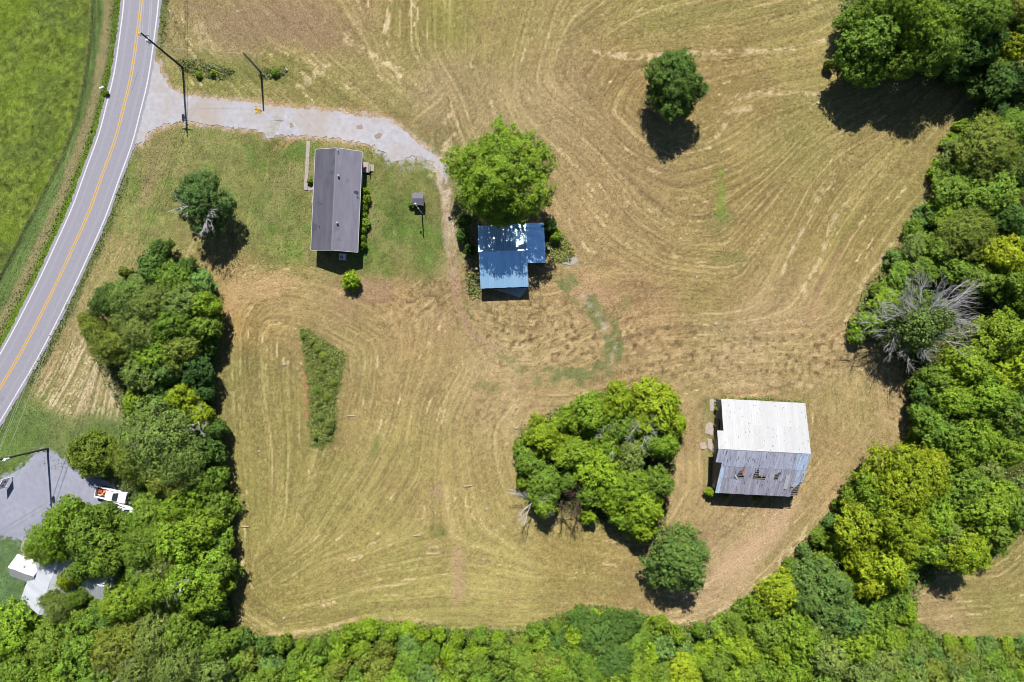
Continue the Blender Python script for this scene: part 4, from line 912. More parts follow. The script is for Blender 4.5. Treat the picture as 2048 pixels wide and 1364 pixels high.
oldroof = mat('rusty_tin_roofing', rough=.6, metal=.35, obj_tint=True, noise=(1.6, .42, (3.2, .22, 1)), stains=(1.6, .60, (.17, .13, .125), (3.0, .35, 1)))
barnwood = mat('barn_boards', alb(156, 148, 146), .95, noise=(2, .3, (4, 4, .3)))
sr = random.Random(21)
def lay(root, frame, u0, u1, v0, v1, w, m, ribs, tint, lift=0.0, name='roof_sheet', jitter=.06, cache={}):
    n = max(1, round((u1 - u0)/w)); w = (u1 - u0)/n; l = v1 - v0
    key = (round(w, 3), round(l, 3), m.name, ribs)
    if key not in cache: cache[key] = sheet_mesh(name, w + .02, l, m, ribs)
    out = []
    for k in range(n):
        jz = sr.uniform(0, .012)
        M = frame @ Matrix.Translation((u0 + k*w, v0 + sr.uniform(-.03, .03), lift + jz)) @ Matrix.Rotation(sr.uniform(-.004, .004), 4, 'Z')
        o = link_obj(name, cache[key], root, M=M); t = tint(k) if callable(tint) else tint
        q = 1 + sr.uniform(-jitter, jitter); o.color = (t[0]*q, t[1]*q, t[2]*q, 1); out.append(o)
    return out
def plank_wall(name, a, b, h0, h1, root, m, topfun=None, w=.28):
    """vertical boards from a to b, uneven by a few millimetres"""
    a = Vector((*a, 0)); b = Vector((*b, 0)); L = (b - a).length; d = (b - a)/L; nrm = Vector((d.y, -d.x, 0)); mb = MB(); n = int(L/w)
    for k in range(n):
        u0 = k*L/n + .008; u1 = (k+1)*L/n - .008; o = sr.uniform(0, .015)
        z0 = topfun(u0) if topfun else h1; z1 = topfun(u1) if topfun else h1
        p = [a + d*u0 + nrm*o, a + d*u1 + nrm*o, a + d*u1 + nrm*(o - .05), a + d*u0 + nrm*(o - .05)]
        mb.add([(q_.x, q_.y, h0) for q_ in p] + [(p[0].x, p[0].y, z0), (p[1].x, p[1].y, z1), (p[2].x, p[2].y, z1), (p[3].x, p[3].y, z0)], [(3,2,1,0),(4,5,6,7),(0,1,5,4),(1,2,6,5),(2,3,7,6),(3,0,4,7)])
    return mb.build(name, m, root)

# big barn: white north slope, patched south slope
bx, by = 42.2, -18.2; br = -math.radians(3.0)
ba = thing('tobacco_barn', 'big old barn with white north roof and torn grey south roof', 'barn', (bx, by, -.06), br)
HX, NE_, RZ, SE_ = 7.12, 4.3, 7.5, 3.5
FN = slope_frame((HX, 8.05, NE_), (-HX, 8.05, NE_), (HX, 0, RZ)); FS = slope_frame((-HX, -8.05, SE_), (HX, -8.05, SE_), (-HX, 0, RZ))
rn = math.hypot(8.05, RZ - NE_); rs = math.hypot(8.05, RZ - SE_)
topN = lambda y: RZ - (RZ - NE_)*y/8.05 - .16 if y > 0 else RZ + (RZ - SE_)*y/8.05 - .16
for s in (-1, 1):
    aa, bb = ((-6.75, 7.7), (-6.75, -7.7)) if s < 0 else ((6.75, -7.7), (6.75, 7.7))
    plank_wall('end_wall', aa, bb, 0, 0, ba, barnwood, (lambda u: topN(7.7 - u)) if s < 0 else (lambda u: topN(-7.7 + u)))
plank_wall('side_wall', (6.75, 7.7), (-6.75, 7.7), 0, topN(7.7), ba, barnwood); plank_wall('side_wall', (-6.75, -7.7), (6.75, -7.7), 0, topN(-7.7), ba, barnwood)
dd = MB().box(-6.86, -6.79, 1.6, 4.4, .1, 3.1).build('barn_door', mat('dark_opening', (.02, .02, .02), .9), ba); MB().box(-6.90, -6.86, 1.7, 1.78, 1.4, 1.7).build('handle', dark, dd)
pur = mat('roof_battens', alb(186, 178, 166), .9, noise=(2, .2))
for k in range(20):
    v = .12 + k*(rs - .3)/19
    MB().box(.02, 2*HX - .02, v, v + .14, -.09, -.035, FS).build('batten', pur, ba)
for k in range(10):
    v = .15 + k*(rn - .4)/9
    MB().box(.02, 2*HX - .02, v, v + .12, -.09, -.035, FN).build('batten', pur, ba)
for k in range(8):
    u = .3 + k*(2*HX - .6)/7
    MB().box(u - .05, u + .05, .05, rs, -.25, -.095, FS).build('rafter', barnwood, ba); MB().box(u - .05, u + .05, .05, rn, -.25, -.095, FN).build('rafter', barnwood, ba)
WT = (.270, .276, .288)
lay(ba, FN, 0, 2*HX, 0, rn*.52, .72, whiteroof, 2, WT, 0, jitter=.045); lay(ba, FN, 0, 2*HX, rn*.5, rn + .02, .72, whiteroof, 2, WT, .03, jitter=.045)
GREY = (.40, .41, .50); MAUVE = (.36, .355, .43); BLUE = (.46, .54, .68)
lay(ba, FS, 0, 2*HX, rs*.62, rs, .72, oldroof, 4, lambda k: BLUE if k > 16 else GREY, .035, jitter=.09)
mr_ = lay(ba, FS, 0, 2*HX, rs*.34, rs*.64, .72, oldroof, 4, lambda k: BLUE if (k < 1 or k > 17) else MAUVE, .018, jitter=.12)
lr_ = lay(ba, FS, 0, 2*HX, -.05, rs*.36, .72, oldroof, 4, lambda k: BLUE if (k < 1 or k > 17) else MAUVE, 0, jitter=.12)
# torn sheets: shortened so the battens show
def cut(o, keep, skew):
    me = o.data.copy(); o.data = me; l = max(v.co.y for v in me.vertices); w = max(v.co.x for v in me.vertices)
    for v in me.vertices:
        if v.co.y < l*.5: v.co.y = l*(1 - keep) + skew*(v.co.x/w - .5)*l
for k, kp, sk in ((4, .48, .5), (5, .62, -.3), (8, .30, .6), (9, .52, -.5), (10, .70, .2), (13, .42, .2)):
    if k < len(mr_): cut(mr_[k], kp, sk)
for k in (18, 19):
    if k < len(lr_): cut(lr_[k], .42 if k == 18 else .05, .3)
flap = mat('bent_tin', (.55, .56, .58), .5, .4)
for (u, v, w, l, a) in ((3.05, 3.1, .3, 1.0, .6), (6.6, 4.0, .25, .8, .2), (13.0, 1.9, .9, .7, .9), (11.2, 1.6, .7, 3.0, .03)):
    MB().add([(0, 0, .08), (w, 0, .06), (w, l, .12), (0, l, .2), (0, 0, .075), (w, 0, .055), (w, l, .115), (0, l, .195)], [(0,1,2,3),(7,6,5,4),(0,4,5,1),(1,5,6,2),(2,6,7,3),(3,7,4,0)], FS @ Matrix.Translation((u, v, .02)) @ Matrix.Rotation(a, 4, 'Z')).build('loose_sheet', flap, ba)
rustm = mat('red_rust_tin', (.28, .10, .05), .85, noise=(4, .3))
MB().box(0, .35, 0, 1.3, .05, .07, FS @ Matrix.Translation((3.55, 4.4, .02)) @ Matrix.Rotation(-.12, 4, 'Z')).build('rusted_strip', rustm, ba)
# hood over the west gable
hn = slope_frame((-HX + .02, 2.9, RZ - (RZ-NE_)*2.9/8.05), (-HX - 1.05, 2.9, RZ - (RZ-NE_)*2.9/8.05), (-HX, 0, RZ)); hs = slope_frame((-HX - 1.05, -2.4, RZ - (RZ-SE_)*2.4/8.05), (-HX + .02, -2.4, RZ - (RZ-SE_)*2.4/8.05), (-HX - 1.05, 0, RZ))
lay(ba, hn, 0, 1.07, 0, math.hypot(2.9, 1.15), .54, whiteroof, 3, WT, .035, 'hood_sheet'); lay(ba, hs, 0, 1.07, 0, math.hypot(2.4, 1.2), .54, oldroof, 3, GREY, .04, 'hood_sheet')
MB().tube([(-HX - 1.0, 0, RZ - .12), (-6.7, 0, RZ - .12)], .07, 6).build('hood_beam', barnwood, ba)
for sgn, F_, m_ in ((1, FN, whiteroof),):
    o = MB().add([(-HX - .1, -.16, RZ - .045), (HX - 1.6, -.16, RZ - .045), (HX - 1.6, 0, RZ + .075), (-HX - .1, 0, RZ + .075), (-HX - .1, .3, RZ - .05), (HX - 1.6, .3, RZ - .05)], [(0,1,2,3),(3,2,5,4)]).build('ridge_cap', whiteroof, ba); o.color = (*WT, 1)

# blue-grey metal shed with lean-to
sx, sy = -1.5, 14.5; srt = math.radians(2.35)
sh = thing('metal_shed', 'open blue-grey metal-roofed shed shaded by the big round tree', 'shed', (sx, sy, -.06), srt)
EX, RY, RZ2, NYE, NZ, SYE, SZ = 4.12, .75, 4.1, 5.45, 2.75, -5.3, 2.45
FN2 = slope_frame((EX, NYE, NZ), (-EX, NYE, NZ), (EX, RY, RZ2)); FS2 = slope_frame((-EX, SYE, SZ), (EX, SYE, SZ), (-EX, RY, RZ2))
n2 = math.hypot(NYE - RY, RZ2 - NZ); s2 = math.hypot(RY - SYE, RZ2 - SZ)
SKY_GALV = (.48, .76, 1.0)  # galvanised tint with the blue sky's reflection painted in
lay(sh, FN2, 0, 2*EX, 0, n2, .75, galv, 2, (.40, .62, .92), 0); lay(sh, FS2, 0, 2*EX, 0, s2*.42, .75, galv, 2, SKY_GALV, 0); lay(sh, FS2, 0, 2*EX, s2*.40, s2 + .04, .75, galv, 2, SKY_GALV, .02)  # north slope tinted darker, the tree's shade painted into its colour
for F_, l in ((FN2, n2), (FS2, s2)):
    for k in range(7):
        v = .1 + k*(l - .3)/6; MB().box(.05, 2*EX - .05, v, v + .1, -.1, -.03, F_).build('batten', pur, sh)
o = MB().add([(-EX, RY - .2, RZ2 - .0), (EX, RY - .2, RZ2 - .0), (EX, RY, RZ2 + .06), (-EX, RY, RZ2 + .06), (-EX, RY + .2, RZ2 - .0), (EX, RY + .2, RZ2 - .0)], [(0,1,2,3),(3,2,5,4)]).build('ridge_cap', galv, sh); o.color = (*SKY_GALV, 1)
t2 = lambda y: (RZ2 - (RZ2 - NZ)*(y - RY)/(NYE - RY) if y > RY else RZ2 + (RZ2 - SZ)*(y - RY)/(RY - SYE)) - .13
plank_wall('end_wall', (-3.85, 5.15), (-3.85, -4.95), 0, 0, sh, barnwood, lambda u: t2(5.15 - u)); plank_wall('end_wall', (3.85, -4.95), (3.85, 5.15), 0, 0, sh, barnwood, lambda u: t2(-4.95 + u))
plank_wall('side_wall', (3.85, 5.15), (-3.85, 5.15), 0, t2(5.15), sh, barnwood)
for x in (-3.8, -1.27, 1.27, 3.8): MB().box(x - .08, x + .08, -5.03, -4.87, 0, t2(-4.95)).build('post', barnwood, sh)
MB().box(-3.9, 3.9, -5.04, -4.90, t2(-4.95) - .2, t2(-4.95)).build('beam', barnwood, sh)
FL = slope_frame((7.25, -1.25, 2.15), (7.25, 5.6, 2.15), (4.14, -1.25, 2.75)); ll = math.hypot(3.11, .6)
lay(sh, FL, 0, 6.85, 0, ll, .62, galv, 2, SKY_GALV, .01, 'lean_to_sheet')
for k in range(5): MB().box(.05, 6.8, .1 + k*.7, .2 + k*.7, -.1, -.03, FL).build('batten', pur, sh)
for y in (-1.15, 2.1, 5.5): MB().box(7.0, 7.14, y - .07, y + .07, 0, 2.05).build('post', barnwood, sh)
plank_wall('lean_to_wall', (4.2, -1.1), (7.1, -1.1), 0, 0, sh, barnwood, lambda u: 2.68 - .6*u/3.1)
plank_wall('lean_to_wall', (7.1, 5.45), (4.2, 5.45), 0, 0, sh, barnwood, lambda u: 2.08 + .6*u/3.1)
# slab in front, planks, gate, clutter
ap = [gp(*p) for p in ((985,578),(1056,575),(1040,596),(1020,588))]
o = MB().prism(ap, -.04, .03).build('concrete_apron', mat('apron_grey', (.30, .31, .33), .8, noise=(2, .15)))
tag(o, 'pale concrete apron in the shadow under the shed eave', 'slab')
for k in range(6):
    x, y = gp(957, 557 + k*4.2); o = MB().box(-.95, .85, -.11, .11, 0, .06).build('plank', wood, loc=(x, y, .01 + .06*(k % 2)), bevel=.006); o.rotation_euler = (0, 0, .05*math.sin(k*2.3))
    tag(o, 'weathered plank lying against the west wall of the shed', 'plank', 'planks beside the shed')
x, y = gp(944, 575)
gt = thing('gate_frame', 'small dark metal rail frame beside the shed planks', 'gate', (x, y, -.05))
for p in ([(-.5,-.9,0),(-.5,-.9,1.1)], [(-.5,.9,0),(-.5,.9,1.1)]): MB().tube([(p[0][0], p[0][1], -.1), p[1]], .04, 6).build('post', dark, gt)
MB().tube([(-.5,-.9,1.05),(-.5,.9,1.05),(1.0,1.0,1.05)], .03, 6).build('rail', dark, gt); MB().tube([(1.0,1.0,-.1),(1.0,1.0,1.1)], .04, 6).build('post', dark, gt)
x, y = gp(954, 537); o = MB().box(-.25, .25, -.2, .2, 0, .5).build('feed_bucket', mat('white_plastic', (.6, .6, .58), .5), loc=(x, y, -.03), bevel=.05); tag(o, 'small white tub by the west wall of the shed', 'tub')
x, y = gp(1097, 497, .6); o = MB().tube([(0,0,0),(0,0,.05),(0,0,.85),(0,0,.9)], [.27,.29,.29,.25], 14).build('barrel', mat('grey_blue_drum', (.12, .14, .17), .6), loc=(x, y, -.04)); tag(o, 'dark steel drum beside the lean-to of the shed', 'drum')

# ------------------------------------------------------------------ white metal-roofed house in the trees
wr = math.radians(-20); cx_, cy_ = gp(112, 1160, 4)
wh2 = thing('farmhouse', 'white metal-roofed house half hidden beneath the trees', 'house', (cx_, cy_, -.06), wr)
def gable(root, x0, x1, y0, y1, eh, rh, axis, tint, wallm):
    """gabled wing with ribbed sheets; axis is the ridge direction"""
    xm, ym = (x0+x1)/2, (y0+y1)/2; i = .35
    if axis == 'y':
        fr = [slope_frame((x0, y1, eh), (x0, y0, eh), (xm, y1, rh)), slope_frame((x1, y0, eh), (x1, y1, eh), (xm, y0, rh))]; ln = y1 - y0; run = math.hypot(xm - x0, rh - eh)
        gab = [[(x0+i, e, eh - .05), (x1-i, e, eh - .05), (xm, e, rh - .18)] for e in (y0+i, y1-i)]
    else:
        fr = [slope_frame((x0, y0, eh), (x1, y0, eh), (x0, ym, rh)), slope_frame((x1, y1, eh), (x0, y1, eh), (x1, ym, rh))]; ln = x1 - x0; run = math.hypot(ym - y0, rh - eh)
        gab = [[(e, y0+i, eh - .05), (e, y1-i, eh - .05), (e, ym, rh - .18)] for e in (x0+i, x1-i)]
    for F_ in fr: lay(root, F_, 0, ln, 0, run, .9, whitem, 3, tint, .01)
    MB().prism([(x0+i, y0+i), (x1-i, y0+i), (x1-i, y1-i), (x0+i, y1-i)], 0, eh - .04).build('wall', wallm, root)
    for t3 in gab:
        d3 = Vector((.05, 0, 0)) if axis == 'x' else Vector((0, .05, 0))
        MB().add(t3 + [tuple(Vector(p) + d3) for p in t3], [(0,1,2),(3,5,4),(0,3,4,1),(1,4,5,2),(2,5,3,0)]).build('gable_wall', wallm, root)
brickm = mat('red_brick', (.30, .13, .09), .9, noise=(6, .2))
WM = (.34, .36, .40); whitem = mat('white_painted_roofing', rough=.5, metal=.15, obj_tint=True, noise=(.9, .10, (1, .25, 1)))
gable(wh2, -5.0, 5.0, -5.6, 6.2, 3.2, 5.6, 'y', WM, brickm)
gable(wh2, -8.2, -3.6, -2.6, 1.4, 3.0, 4.4, 'x', (.40, .40, .42), brickm)
gable(wh2, 4.6, 15.5, -1.5, 6.0, 3.2, 5.2, 'x', WM, brickm)
for y in (-3.6, 3.6):
    w = MB().box(-4.68, -4.60, y - .5, y + .5, 1.0, 2.3).build('window', trim, wh2); MB().box(-4.70, -4.67, y - .42, y + .42, 1.08, 2.22).build('pane', glass, w)
MB().tube([(-5.9, .3, 3.6), (-5.9, .3, 4.3)], .12, 8).build('vent_pipe', steel, wh2)
x, y = gp(330, 1232, 2.2)
s3 = thing('garden_shed', 'small grey-roofed shed in the dark gap between west trees', 'shed', (x, y, -.05), .3)
MB().prism([(-1.3,-1.3),(1.3,-1.3),(1.3,1.3),(-1.3,1.3)], 0, 2.0).build('wall', barnwood, s3)
for F_ in (slope_frame((-1.5,-1.5,1.98),(1.5,-1.5,1.98),(-1.5,0,2.6)), slope_frame((1.5,1.5,1.98),(-1.5,1.5,1.98),(1.5,0,2.6))): lay(s3, F_, 0, 3, 0, math.hypot(1.5, .62), .75, galv, 2, (.4, .4, .44), 0)

# ------------------------------------------------------------------ pickups
paint = mat('white_car_paint', (.72, .72, .72), .25, spec=.6); rubber = mat('tyre_rubber', (.02, .02, .02), .9); chrome = mat('chrome', (.6, .6, .6), .2, 1.0); redl = mat('red_lens', (.4, .02, .02), .3)
def pickup(label, px, py, ang):
    x, y = gp(px, py, 1.0); t = thing('pickup_truck', label, 'pickup', (x, y, -.01), math.radians(ang))
    def prof(pts, y0, y1, nm, m, bev=.03):
        n = len(pts); v = [(a, y0, b) for a, b in pts] + [(a, y1, b) for a, b in pts]
        f = [tuple(range(n)), tuple(reversed(range(n, 2*n)))] + [(i, (i+1) % n, n + (i+1) % n, n + i) for i in range(n)]
        return MB().add(v, f).build(nm, m, t, bevel=bev)
    prof([(-.55,.42),(2.62,.42),(2.70,.62),(2.68,.92),(2.50,1.06),(1.40,1.14),(-.55,1.14)], -.94, .94, 'body', paint)
    prof([(-.55,1.15),(1.38,1.15),(.62,1.74),(.35,1.80),(-.45,1.78),(-.55,1.70)], -.80, .80, 'cab', paint, .05)
    MB().add([(1.36,-.70,1.21),(1.36,.70,1.21),(.70,.60,1.715),(.70,-.60,1.715),(1.345,-.7,1.19),(1.345,.7,1.19),(.685,.6,1.69),(.685,-.6,1.69)], [(0,1,2,3),(7,6,5,4),(0,4,5,1),(1,5,6,2),(2,6,7,3),(3,7,4,0)], Matrix.Translation((.035,0,.03))).build('windscreen', glass, t)
    for s in (-1, 1):
        for x0, x1, z1 in ((.18, .80, 1.60), (-.45, .10, 1.64)):
            MB().add([(x0, s*.815, 1.22), (x1 + .2*(x0 > 0), s*.815, 1.22), (x1 - .12*(x0 > 0), s*.815, z1), (x0, s*.815, z1), (x0, s*.795, 1.22), (x1 + .2*(x0 > 0), s*.795, 1.22), (x1 - .12*(x0 > 0), s*.795, z1), (x0, s*.795, z1)], [(0,1,2,3),(7,6,5,4),(0,4,5,1),(1,5,6,2),(2,6,7,3),(3,7,4,0)]).build('side_window', glass, t)
        MB().box(.95, 1.12, s*.98 - .08, s*.98 + .08, 1.16, 1.36).build('mirror', paint, t, bevel=.02)
        MB().box(2.60, 2.70, s*.72 - .18, s*.72 + .18, .74, .92).build('headlight', mat('clear_lens', (.5, .5, .5), .1), t)
        MB().box(-2.72, -2.68, s*.84 - .07, s*.84 + .07, .70, 1.06).build('tail_light', redl, t)
        MB().box(-2.68, -.57, s*.94 - (.08 if s > 0 else 0), s*.94 + (0 if s > 0 else .08), .46, 1.18).build('bed_side', paint, t, bevel=.02)
        for wx__ in (-1.75, 1.72):
            w = MB().tube([(wx__, s*.98 - .13, .39), (wx__, s*.98 - .11, .39), (wx__, s*.98 + .0, .39), (wx__, s*.98 + .02, .39)], [.33, .39, .39, .34], 16).build('wheel', rubber, t)
            MB().tube([(wx__, s*.985 - .02*s, .39), (wx__, s*1.01, .39)], .22, 12).build('rim', chrome, w)
    MB().box(-2.62, -.58, -.86, .86, .50, .60).build('bed_floor', mat('bed_liner', (.05, .05, .055), .8), t)
    MB().box(-2.70, -2.62, -.94, .94, .48, 1.16).build('tailgate', paint, t, bevel=.02)
    MB().box(-2.86, -2.70, -.92, .92, .42, .58).build('bumper', chrome, t, bevel=.02); MB().box(2.66, 2.80, -.92, .92, .40, .60).build('bumper', chrome, t, bevel=.02)
    MB().box(2.66, 2.72, -.5, .5, .64, .90).build('grille', dark, t)
    MB().box(-.60, -.555, -.62, .62, 1.2, 1.62).build('rear_window', glass, t)
    return t, x, y, math.radians(ang)
_, tx, ty, ta = pickup('white pickup truck with red and tan load in its open bed', 221, 990, -13)
def in_truck(u, v): return tx + u*math.cos(ta) - v*math.sin(ta), ty + u*math.sin(ta) + v*math.cos(ta)
for nm, u, v, sz, c, lab, rz in (('toolbox', -1.95, .25, (.75, .5, .40), (.40, .05, .05), 'red box in the bed of the white pickup', .1), ('lumber', -1.45, -.1, (1.2, .16, .12), (.55, .27, .12), 'tan board lying over the red box in the pickup bed', .9), ('crate', -1.15, .3, (.6, .7, .28), (.42, .15, .07), 'orange-brown crate behind the cab of the white pickup', 0), ('lumber', -1.7, -.45, (1.3, .18, .10), (.58, .32, .16), 'longer tan board along the side of the pickup bed', .15)):
    X_, Y_ = in_truck(u, v); z = .59 + (.40 if lab.startswith('tan') else 0)
    o = MB().box(-sz[0]/2, sz[0]/2, -sz[1]/2, sz[1]/2, 0, sz[2]).build(nm, mat('load_' + lab[:8].strip().replace(' ', '_'), c, .7, noise=(4, .2)), loc=(X_, Y_, z), bevel=.015); o.rotation_euler = (0, 0, ta + rz); tag(o, lab, {'toolbox': 'box', 'lumber': 'board', 'crate': 'crate'}[nm])
pickup('white pickup truck mostly hidden under the trees by the lot', 243, 1021, -20)

# ------------------------------------------------------------------ utility poles and wires
polem = mat('dark_pole_timber', (.055, .05, .045), .9, noise=(3, .2, (1, 1, .2))); wirem = mat('wire', (.45, .45, .47), .5, .3); trf = mat('transformer_grey', (.55, .57, .58), .5); ins = mat('porcelain', (.65, .66, .66), .3)
PH = 13.6
def util_pole(label, px, py, h, direction, trans=True, name='utility_pole'):
    x, y = gp(px, py); t = thing(name, label, 'utility pole', (x, y, -.1))
    MB().tube([(0,0,-.3),(0,0,h*.5),(0,0,h)], [.20,.17,.13], 10).build('pole', polem, t)
    d = Vector((*direction, 0)).normalized(); n = Vector((-d.y, d.x, 0))
    if trans:
        for z, off in ((h + .1, 0), (h - .9, .22), (h - 1.9, -.22), (h - 3.2, .2)):
            p = n*off; MB().tube([(p.x, p.y, z - .15), (p.x, p.y, z), (p.x, p.y, z + .12)], [.06,.10,.07], 8).build('insulator', ins, t)
        q_ = n*.48; tk = MB().tube([(q_.x, q_.y, h - 3.7), (q_.x, q_.y, h - 3.6), (q_.x, q_.y, h - 2.7), (q_.x, q_.y, h - 2.6)], [.20,.25,.25,.16], 12).build('transformer', trf, t)
        MB().tube([(q_.x, q_.y, h - 2.6), (q_.x, q_.y, h - 2.3)], .05, 6).build('bushing', ins, tk)
        MB().box(-.04, .04, -.9, .9, h - .95, h - .82, Matrix.Rotation(math.atan2(d.y, d.x), 4, 'Z')).build('cross_arm', polem, t)
    return t, Vector((x, y, 0)), n
_, P1, n1_ = util_pole('tall dark utility pole with transformer beside the driveway mouth', 365, 135, PH, (.1, 1))
_, P2, n2_ = util_pole('tall dark utility pole at the edge of the gravel lot', 95, 897, PH, (-.3, -1))
P0 = Vector((*gp(366, -520), 0)); P3 = Vector((*gp(-820, 1500), 0))
util_pole('utility pole beyond the north end of the road verge', 366, -520, PH, (0, 1)); util_pole('utility pole beyond the gravel lot to the south-west', -820, 1500, PH, (-.8, -.6))
_, P4, _ = util_pole('short slim service pole north of the gravel driveway', 522, 144, 8.0, (1, 0), False, 'service_pole')
def wire(a, b, sag, label, group, rad=.02):
    pts = [a.lerp(b, k/16) - Vector((0, 0, sag*4*(k/16)*(1 - k/16))) for k in range(17)]
    o = MB().tube(pts, rad, 4, False).build('overhead_wire', wirem); return tag(o, label, 'wire', group)
hs_ = ((PH, 0), (PH - .9, .22), (PH - 1.9, -.22), (PH - 3.2, .2))
for z, off in hs_:
    up = Vector((0, 0, z))
    wire(P0 + n1_*off + up, P1 + n1_*off + up, 1.3, 'thin overhead cable running north from the tall driveway-mouth pole', 'overhead cables north of the tall pole')
    wire(P1 + n1_*off + up, P2 + n2_*off + up, 1.3, 'thin overhead cable crossing the road between the two tall poles', 'overhead cables crossing the road')
    wire(P2 + n2_*off + up, P3 + n2_*off + up, 1.5, 'thin overhead cable running south-west from the gravel lot pole', 'overhead cables over the gravel lot')
wire(P1 + Vector((0, 0, 8.6)), P4 + Vector((0, 0, 7.9)), .3, 'service cable from the tall pole to the short service pole', None, .011)
Pm = Vector((hx + .35*math.cos(rot) - 8.2*math.sin(rot), hy + .35*math.sin(rot) + 8.2*math.cos(rot), RH + .6))
wire(P4 + Vector((0, 0, 7.7)), Pm, .3, 'service cable from the short pole to the dark-roofed house', None, .009)
yel = mat('yellow_plastic', (.55, .50, .05), .6)
for pb, an, h_, lab in ((P1, (449, 150), 9.5, 'guy wire with yellow guard anchored in the ditch weeds'), (P1, (442, 139), 11.5, 'second guy wire of the tall pole in the ditch'), ):
    a = Vector((*gp(*an), -.05)); b = pb + Vector((0, 0, h_)); t = thing('guy_wire', lab, 'guy wire', a)
    MB().tube([(0,0,0), b - a], .012, 4).build('cable', wirem, t); MB().tube([(b - a)*.01, (b - a)*.20], .04, 6).build('guard', yel if h_ < 10 else wirem, t)
x, y = gp(374.5, 269); o = MB().tube([(0,0,-.1),(0,0,.5),(0,0,.56)], [.06,.06,.02], 8).build('marker_stake', trim, loc=(x, y, -.02)); tag(o, 'short white marker stake on the lawn by the driveway', 'stake')

# mailbox over the road
x, y = gp(211, 180); mbx = thing('mailbox', 'white mailbox on a post on the far road verge', 'mailbox', (x, y, -.06), .4)
MB().box(-.06, .06, -.06, .06, -.1, 1.05).build('post', wood, mbx)
pr = [(-.16,1.05),(.16,1.05),(.16,1.22),(.11,1.32),(0,1.36),(-.11,1.32),(-.16,1.22)]; n = len(pr)
MB().add([(-.36, a, b) for a, b in pr] + [(.36, a, b) for a, b in pr], [tuple(range(n)), tuple(reversed(range(n, 2*n)))] + [(i, (i+1) % n, n + (i+1) % n, n + i) for i in range(n)]).build('box', trim, mbx)
MB().box(.1, .2, .165, .18, 1.2, 1.42).build('flag', redl, mbx)
plant(212, 186, 5.5, .8, 'mid green', '', 'B', label='small weed clump at the foot of the mailbox')

# roadside sign: white board with red marks
x, y = gp(20, 964); sg = thing('roadside_sign', 'white board sign with red marks at the gravel lot edge', 'sign', (x, y, -.05), math.radians(-30))
MB().box(-.05, .0, -.95, .95, .70, 2.45).build('board', mat('sign_white', (.75, .74, .74), .5), sg)
for s in (-1, 1): MB().box(-.10, -.02, s*1.0 - .05, s*1.0 + .05, -.2, 2.55).build('post', trim, sg)
redp = mat('sign_red', (.45, .02, .05), .5); gry = mat('sign_grey_text', (.25, .25, .28), .6)
for u in (-.42, .40):
    MB().add([(.012, u - .30, 1.2), (.012, u + .30, 1.36), (.012, u + .06, 1.85), (.012, u - .14, 1.68)], [(0,1,2,3)]).build('red_mark', redp, sg)
for k in range(2): MB().add([(.012, -.7, 2.2 - k*.14), (.012, .7, 2.2 - k*.14), (.012, .7, 2.28 - k*.14), (.012, -.7, 2.28 - k*.14)], [(0,1,2,3)]).build('grey_line', gry, sg)

# ------------------------------------------------------------------ loose things lying about
rockm = mat('pale_limestone', alb(206, 196, 184), .9, noise=(3, .15), bump=(6, .5, .05))
def rock_mesh(seed):
    bm = bmesh.new(); bmesh.ops.create_icosphere(bm, subdivisions=2, radius=1); r = random.Random(seed); fx = [Vector((r.gauss(0,1), r.gauss(0,1), r.gauss(0,1))).normalized() for _ in range(7)]
    for v in bm.verts:
        for q_ in fx:
            d = v.co.dot(q_)
            if d > .62: v.co -= q_*(d - .62)*.85
    me = bpy.data.meshes.new('rock'); bm.to_mesh(me); bm.free(); me.materials.append(rockm); return me
RK = [rock_mesh(k) for k in range(4)]; rr_ = random.Random(9)
def rock(px, py, s, label, group):
    o = link_obj('rock', rr_.choice(RK), None, (*gp(px, py), .0)); o.scale = (s*rr_.uniform(.8, 1.3), s, s*.55); o.rotation_euler = (0, 0, rr_.uniform(0, 6)); tag(o, label, 'rock', group)
for p in ((569,728,.38),(518,902,.22),(568,1236,.34),(470,1058,.28),(503,1256,.24),(556,1271,.2),(967,1119,.26),(975,1018,.26),(907,1042,.22),(906,1180,.2),(834,1131,.2),(741,875,.2)):
    rock(*p, 'pale rock lying in the lower mown field', 'rocks in the lower field')
for p in ((1033,816,.36),(1022,838,.22),(1033,856,.3),(1026,870,.22),(1029,804,.2)):
    rock(*p, 'pale rock at the north-west foot of the grove', 'rocks beside the grove')
for p in ((1529,478,.22),(1394,555,.26),(1432,648,.34),(1443,661,.3),(1494,672,.24),(1606,640,.2)):
    rock(*p, 'pale rock lying in the stubble of the middle field', 'rocks in the middle field')
rock(573, 139, .42, 'white boulder at the end of the ditch weeds', None)
def slab_thing(pts, label, m, z=.06, name='stone_slab', group=None):
    P = [gp(*p) for p in pts]; cx = sum(p[0] for p in P)/len(P); cy = sum(p[1] for p in P)/len(P)
    o = MB().prism([(a - cx, b - cy) for a, b in P], -.06, z).build(name, m, loc=(cx, cy, 0), bevel=.015); return tag(o, label, 'slab', group)
slab_thing(ragged([(1122,519),(1148,513),(1156,521),(1146,530),(1126,529)], 5, 1.2, 4), 'flat pale limestone outcrop east of the metal shed', rockm, .05)
pinkc = mat('broken_concrete', alb(216, 200, 186), .9, noise=(1.5, .2), bump=(8, .4, .03))
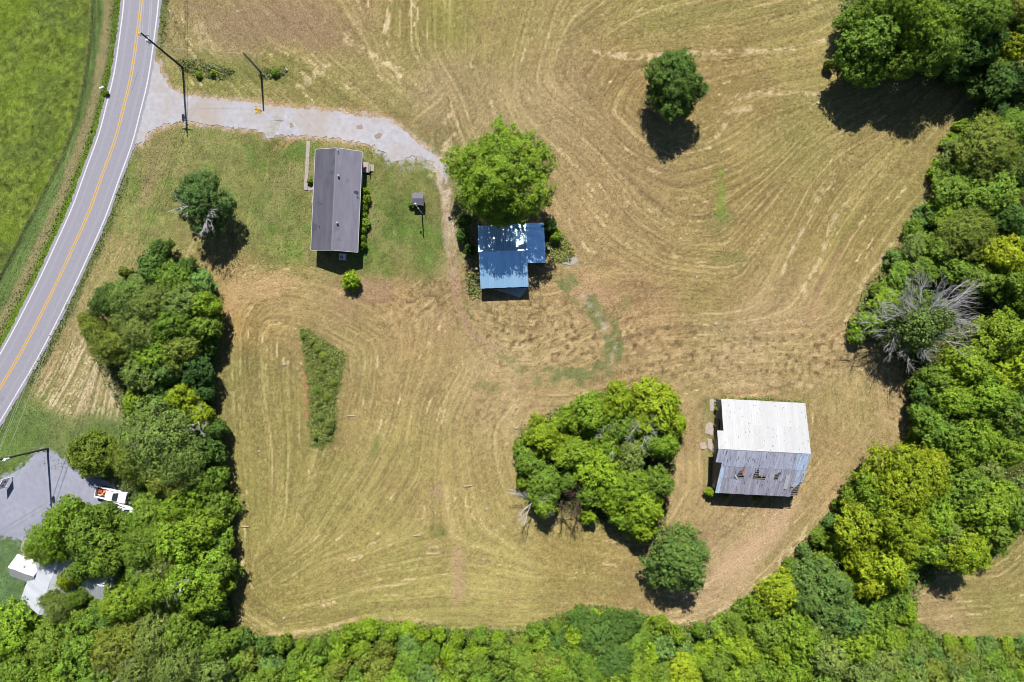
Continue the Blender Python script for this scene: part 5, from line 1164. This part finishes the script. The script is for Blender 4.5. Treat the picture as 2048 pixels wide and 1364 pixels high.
for k, (p, lab) in enumerate((([(1418,800),(1424,797),(1431,802),(1430,822),(1420,822)], 'pale broken slab at the north-west barn corner'), ([(1412,848),(1421,844),(1427,848),(1426,872),(1410,866)], 'tan broken slab beside the west barn door'), ([(1398,886),(1410,884),(1414,896),(1402,899)], 'pinkish broken slab farthest from the barn wall'), ([(1414,876),(1427,880),(1426,902),(1416,898)], 'grey broken slab below the tan one at the barn'))):
    slab_thing(ragged(p, 4, 1, k), lab, pinkc, .07, 'broken_slab')
for px, py, l, a in ((703,832,1.6,.0),(834,1071,1.5,.12),(490,1053,1.4,-.05),(937,972,1.4,.1)):
    x, y = gp(px, py); o = MB().tube([(-l/2,0,.1),(0,.02,.11),(l/2,0,.1)], [.11,.13,.10], 7).build('log', mat('bleached_log', alb(226, 200, 160), .9, noise=(3, .2, (.3, 2, 2))), loc=(x, y, -.06)); o.rotation_euler = (0, 0, a); tag(o, 'pale bleached log lying in the lower mown field', 'log', 'logs in the lower field')
x, y = gp(517, 221); cr = np.random.default_rng(4); n = 60
o = link_obj('leafy_debris', leaf_cloud('leafy_debris', np.concatenate([cr.normal(0, .28, (n, 2)), cr.uniform(.03, .15, (n, 1))], 1), np.tile([0, 0, 1.], (n, 1)), .3, 5), None, (x, y, 0)); o.color = (.42, .30, .06, 1); tag(o, 'orange-yellow leafy scrap on the gravel below the short pole shadow', 'debris')
for k, (px, py, r0, h0, c0, lab) in enumerate(((1421,986,13,2.0,'lime green','bright bush at the south-west corner of the torn barn'),(1454,993,6,1.2,'lime green','weed at the west end of the torn roof shadow'),(1515,995,8,1.4,'bright green','weed in the middle of the torn roof shadow'),(1436,818,6,1.4,'lime green','weed by the barn west wall near its north corner'),(1434,850,5,1.6,'mid green','weed by the barn west door'),(1432,880,5.5,1.4,'mid green','weed below the hood of the barn'),(1110,470,14,2.2,'bright green','bush at the north-east corner of the lean-to'),(1098,452,14,2.8,'dark green','dark bush behind the lean-to'),(925,470,13,2.4,'dark green','bush in the deep shade west of the shed'),(940,500,13,2.6,'dark green','shaded shrub touching the shed west wall'),(930,440,14,2.6,'dark green','shaded shrub under the big round tree'),(550,144,9,1.0,'mid green','low shrub beside the short service pole'),(397,149,6,.9,'bright green','small shrub in the ditch near the tall pole'),(425,147,6,.9,'lime green','lighter shrub in the ditch near the guy anchor'))):
    plant(px, py, r0, h0, c0, '', 'B', label=lab)
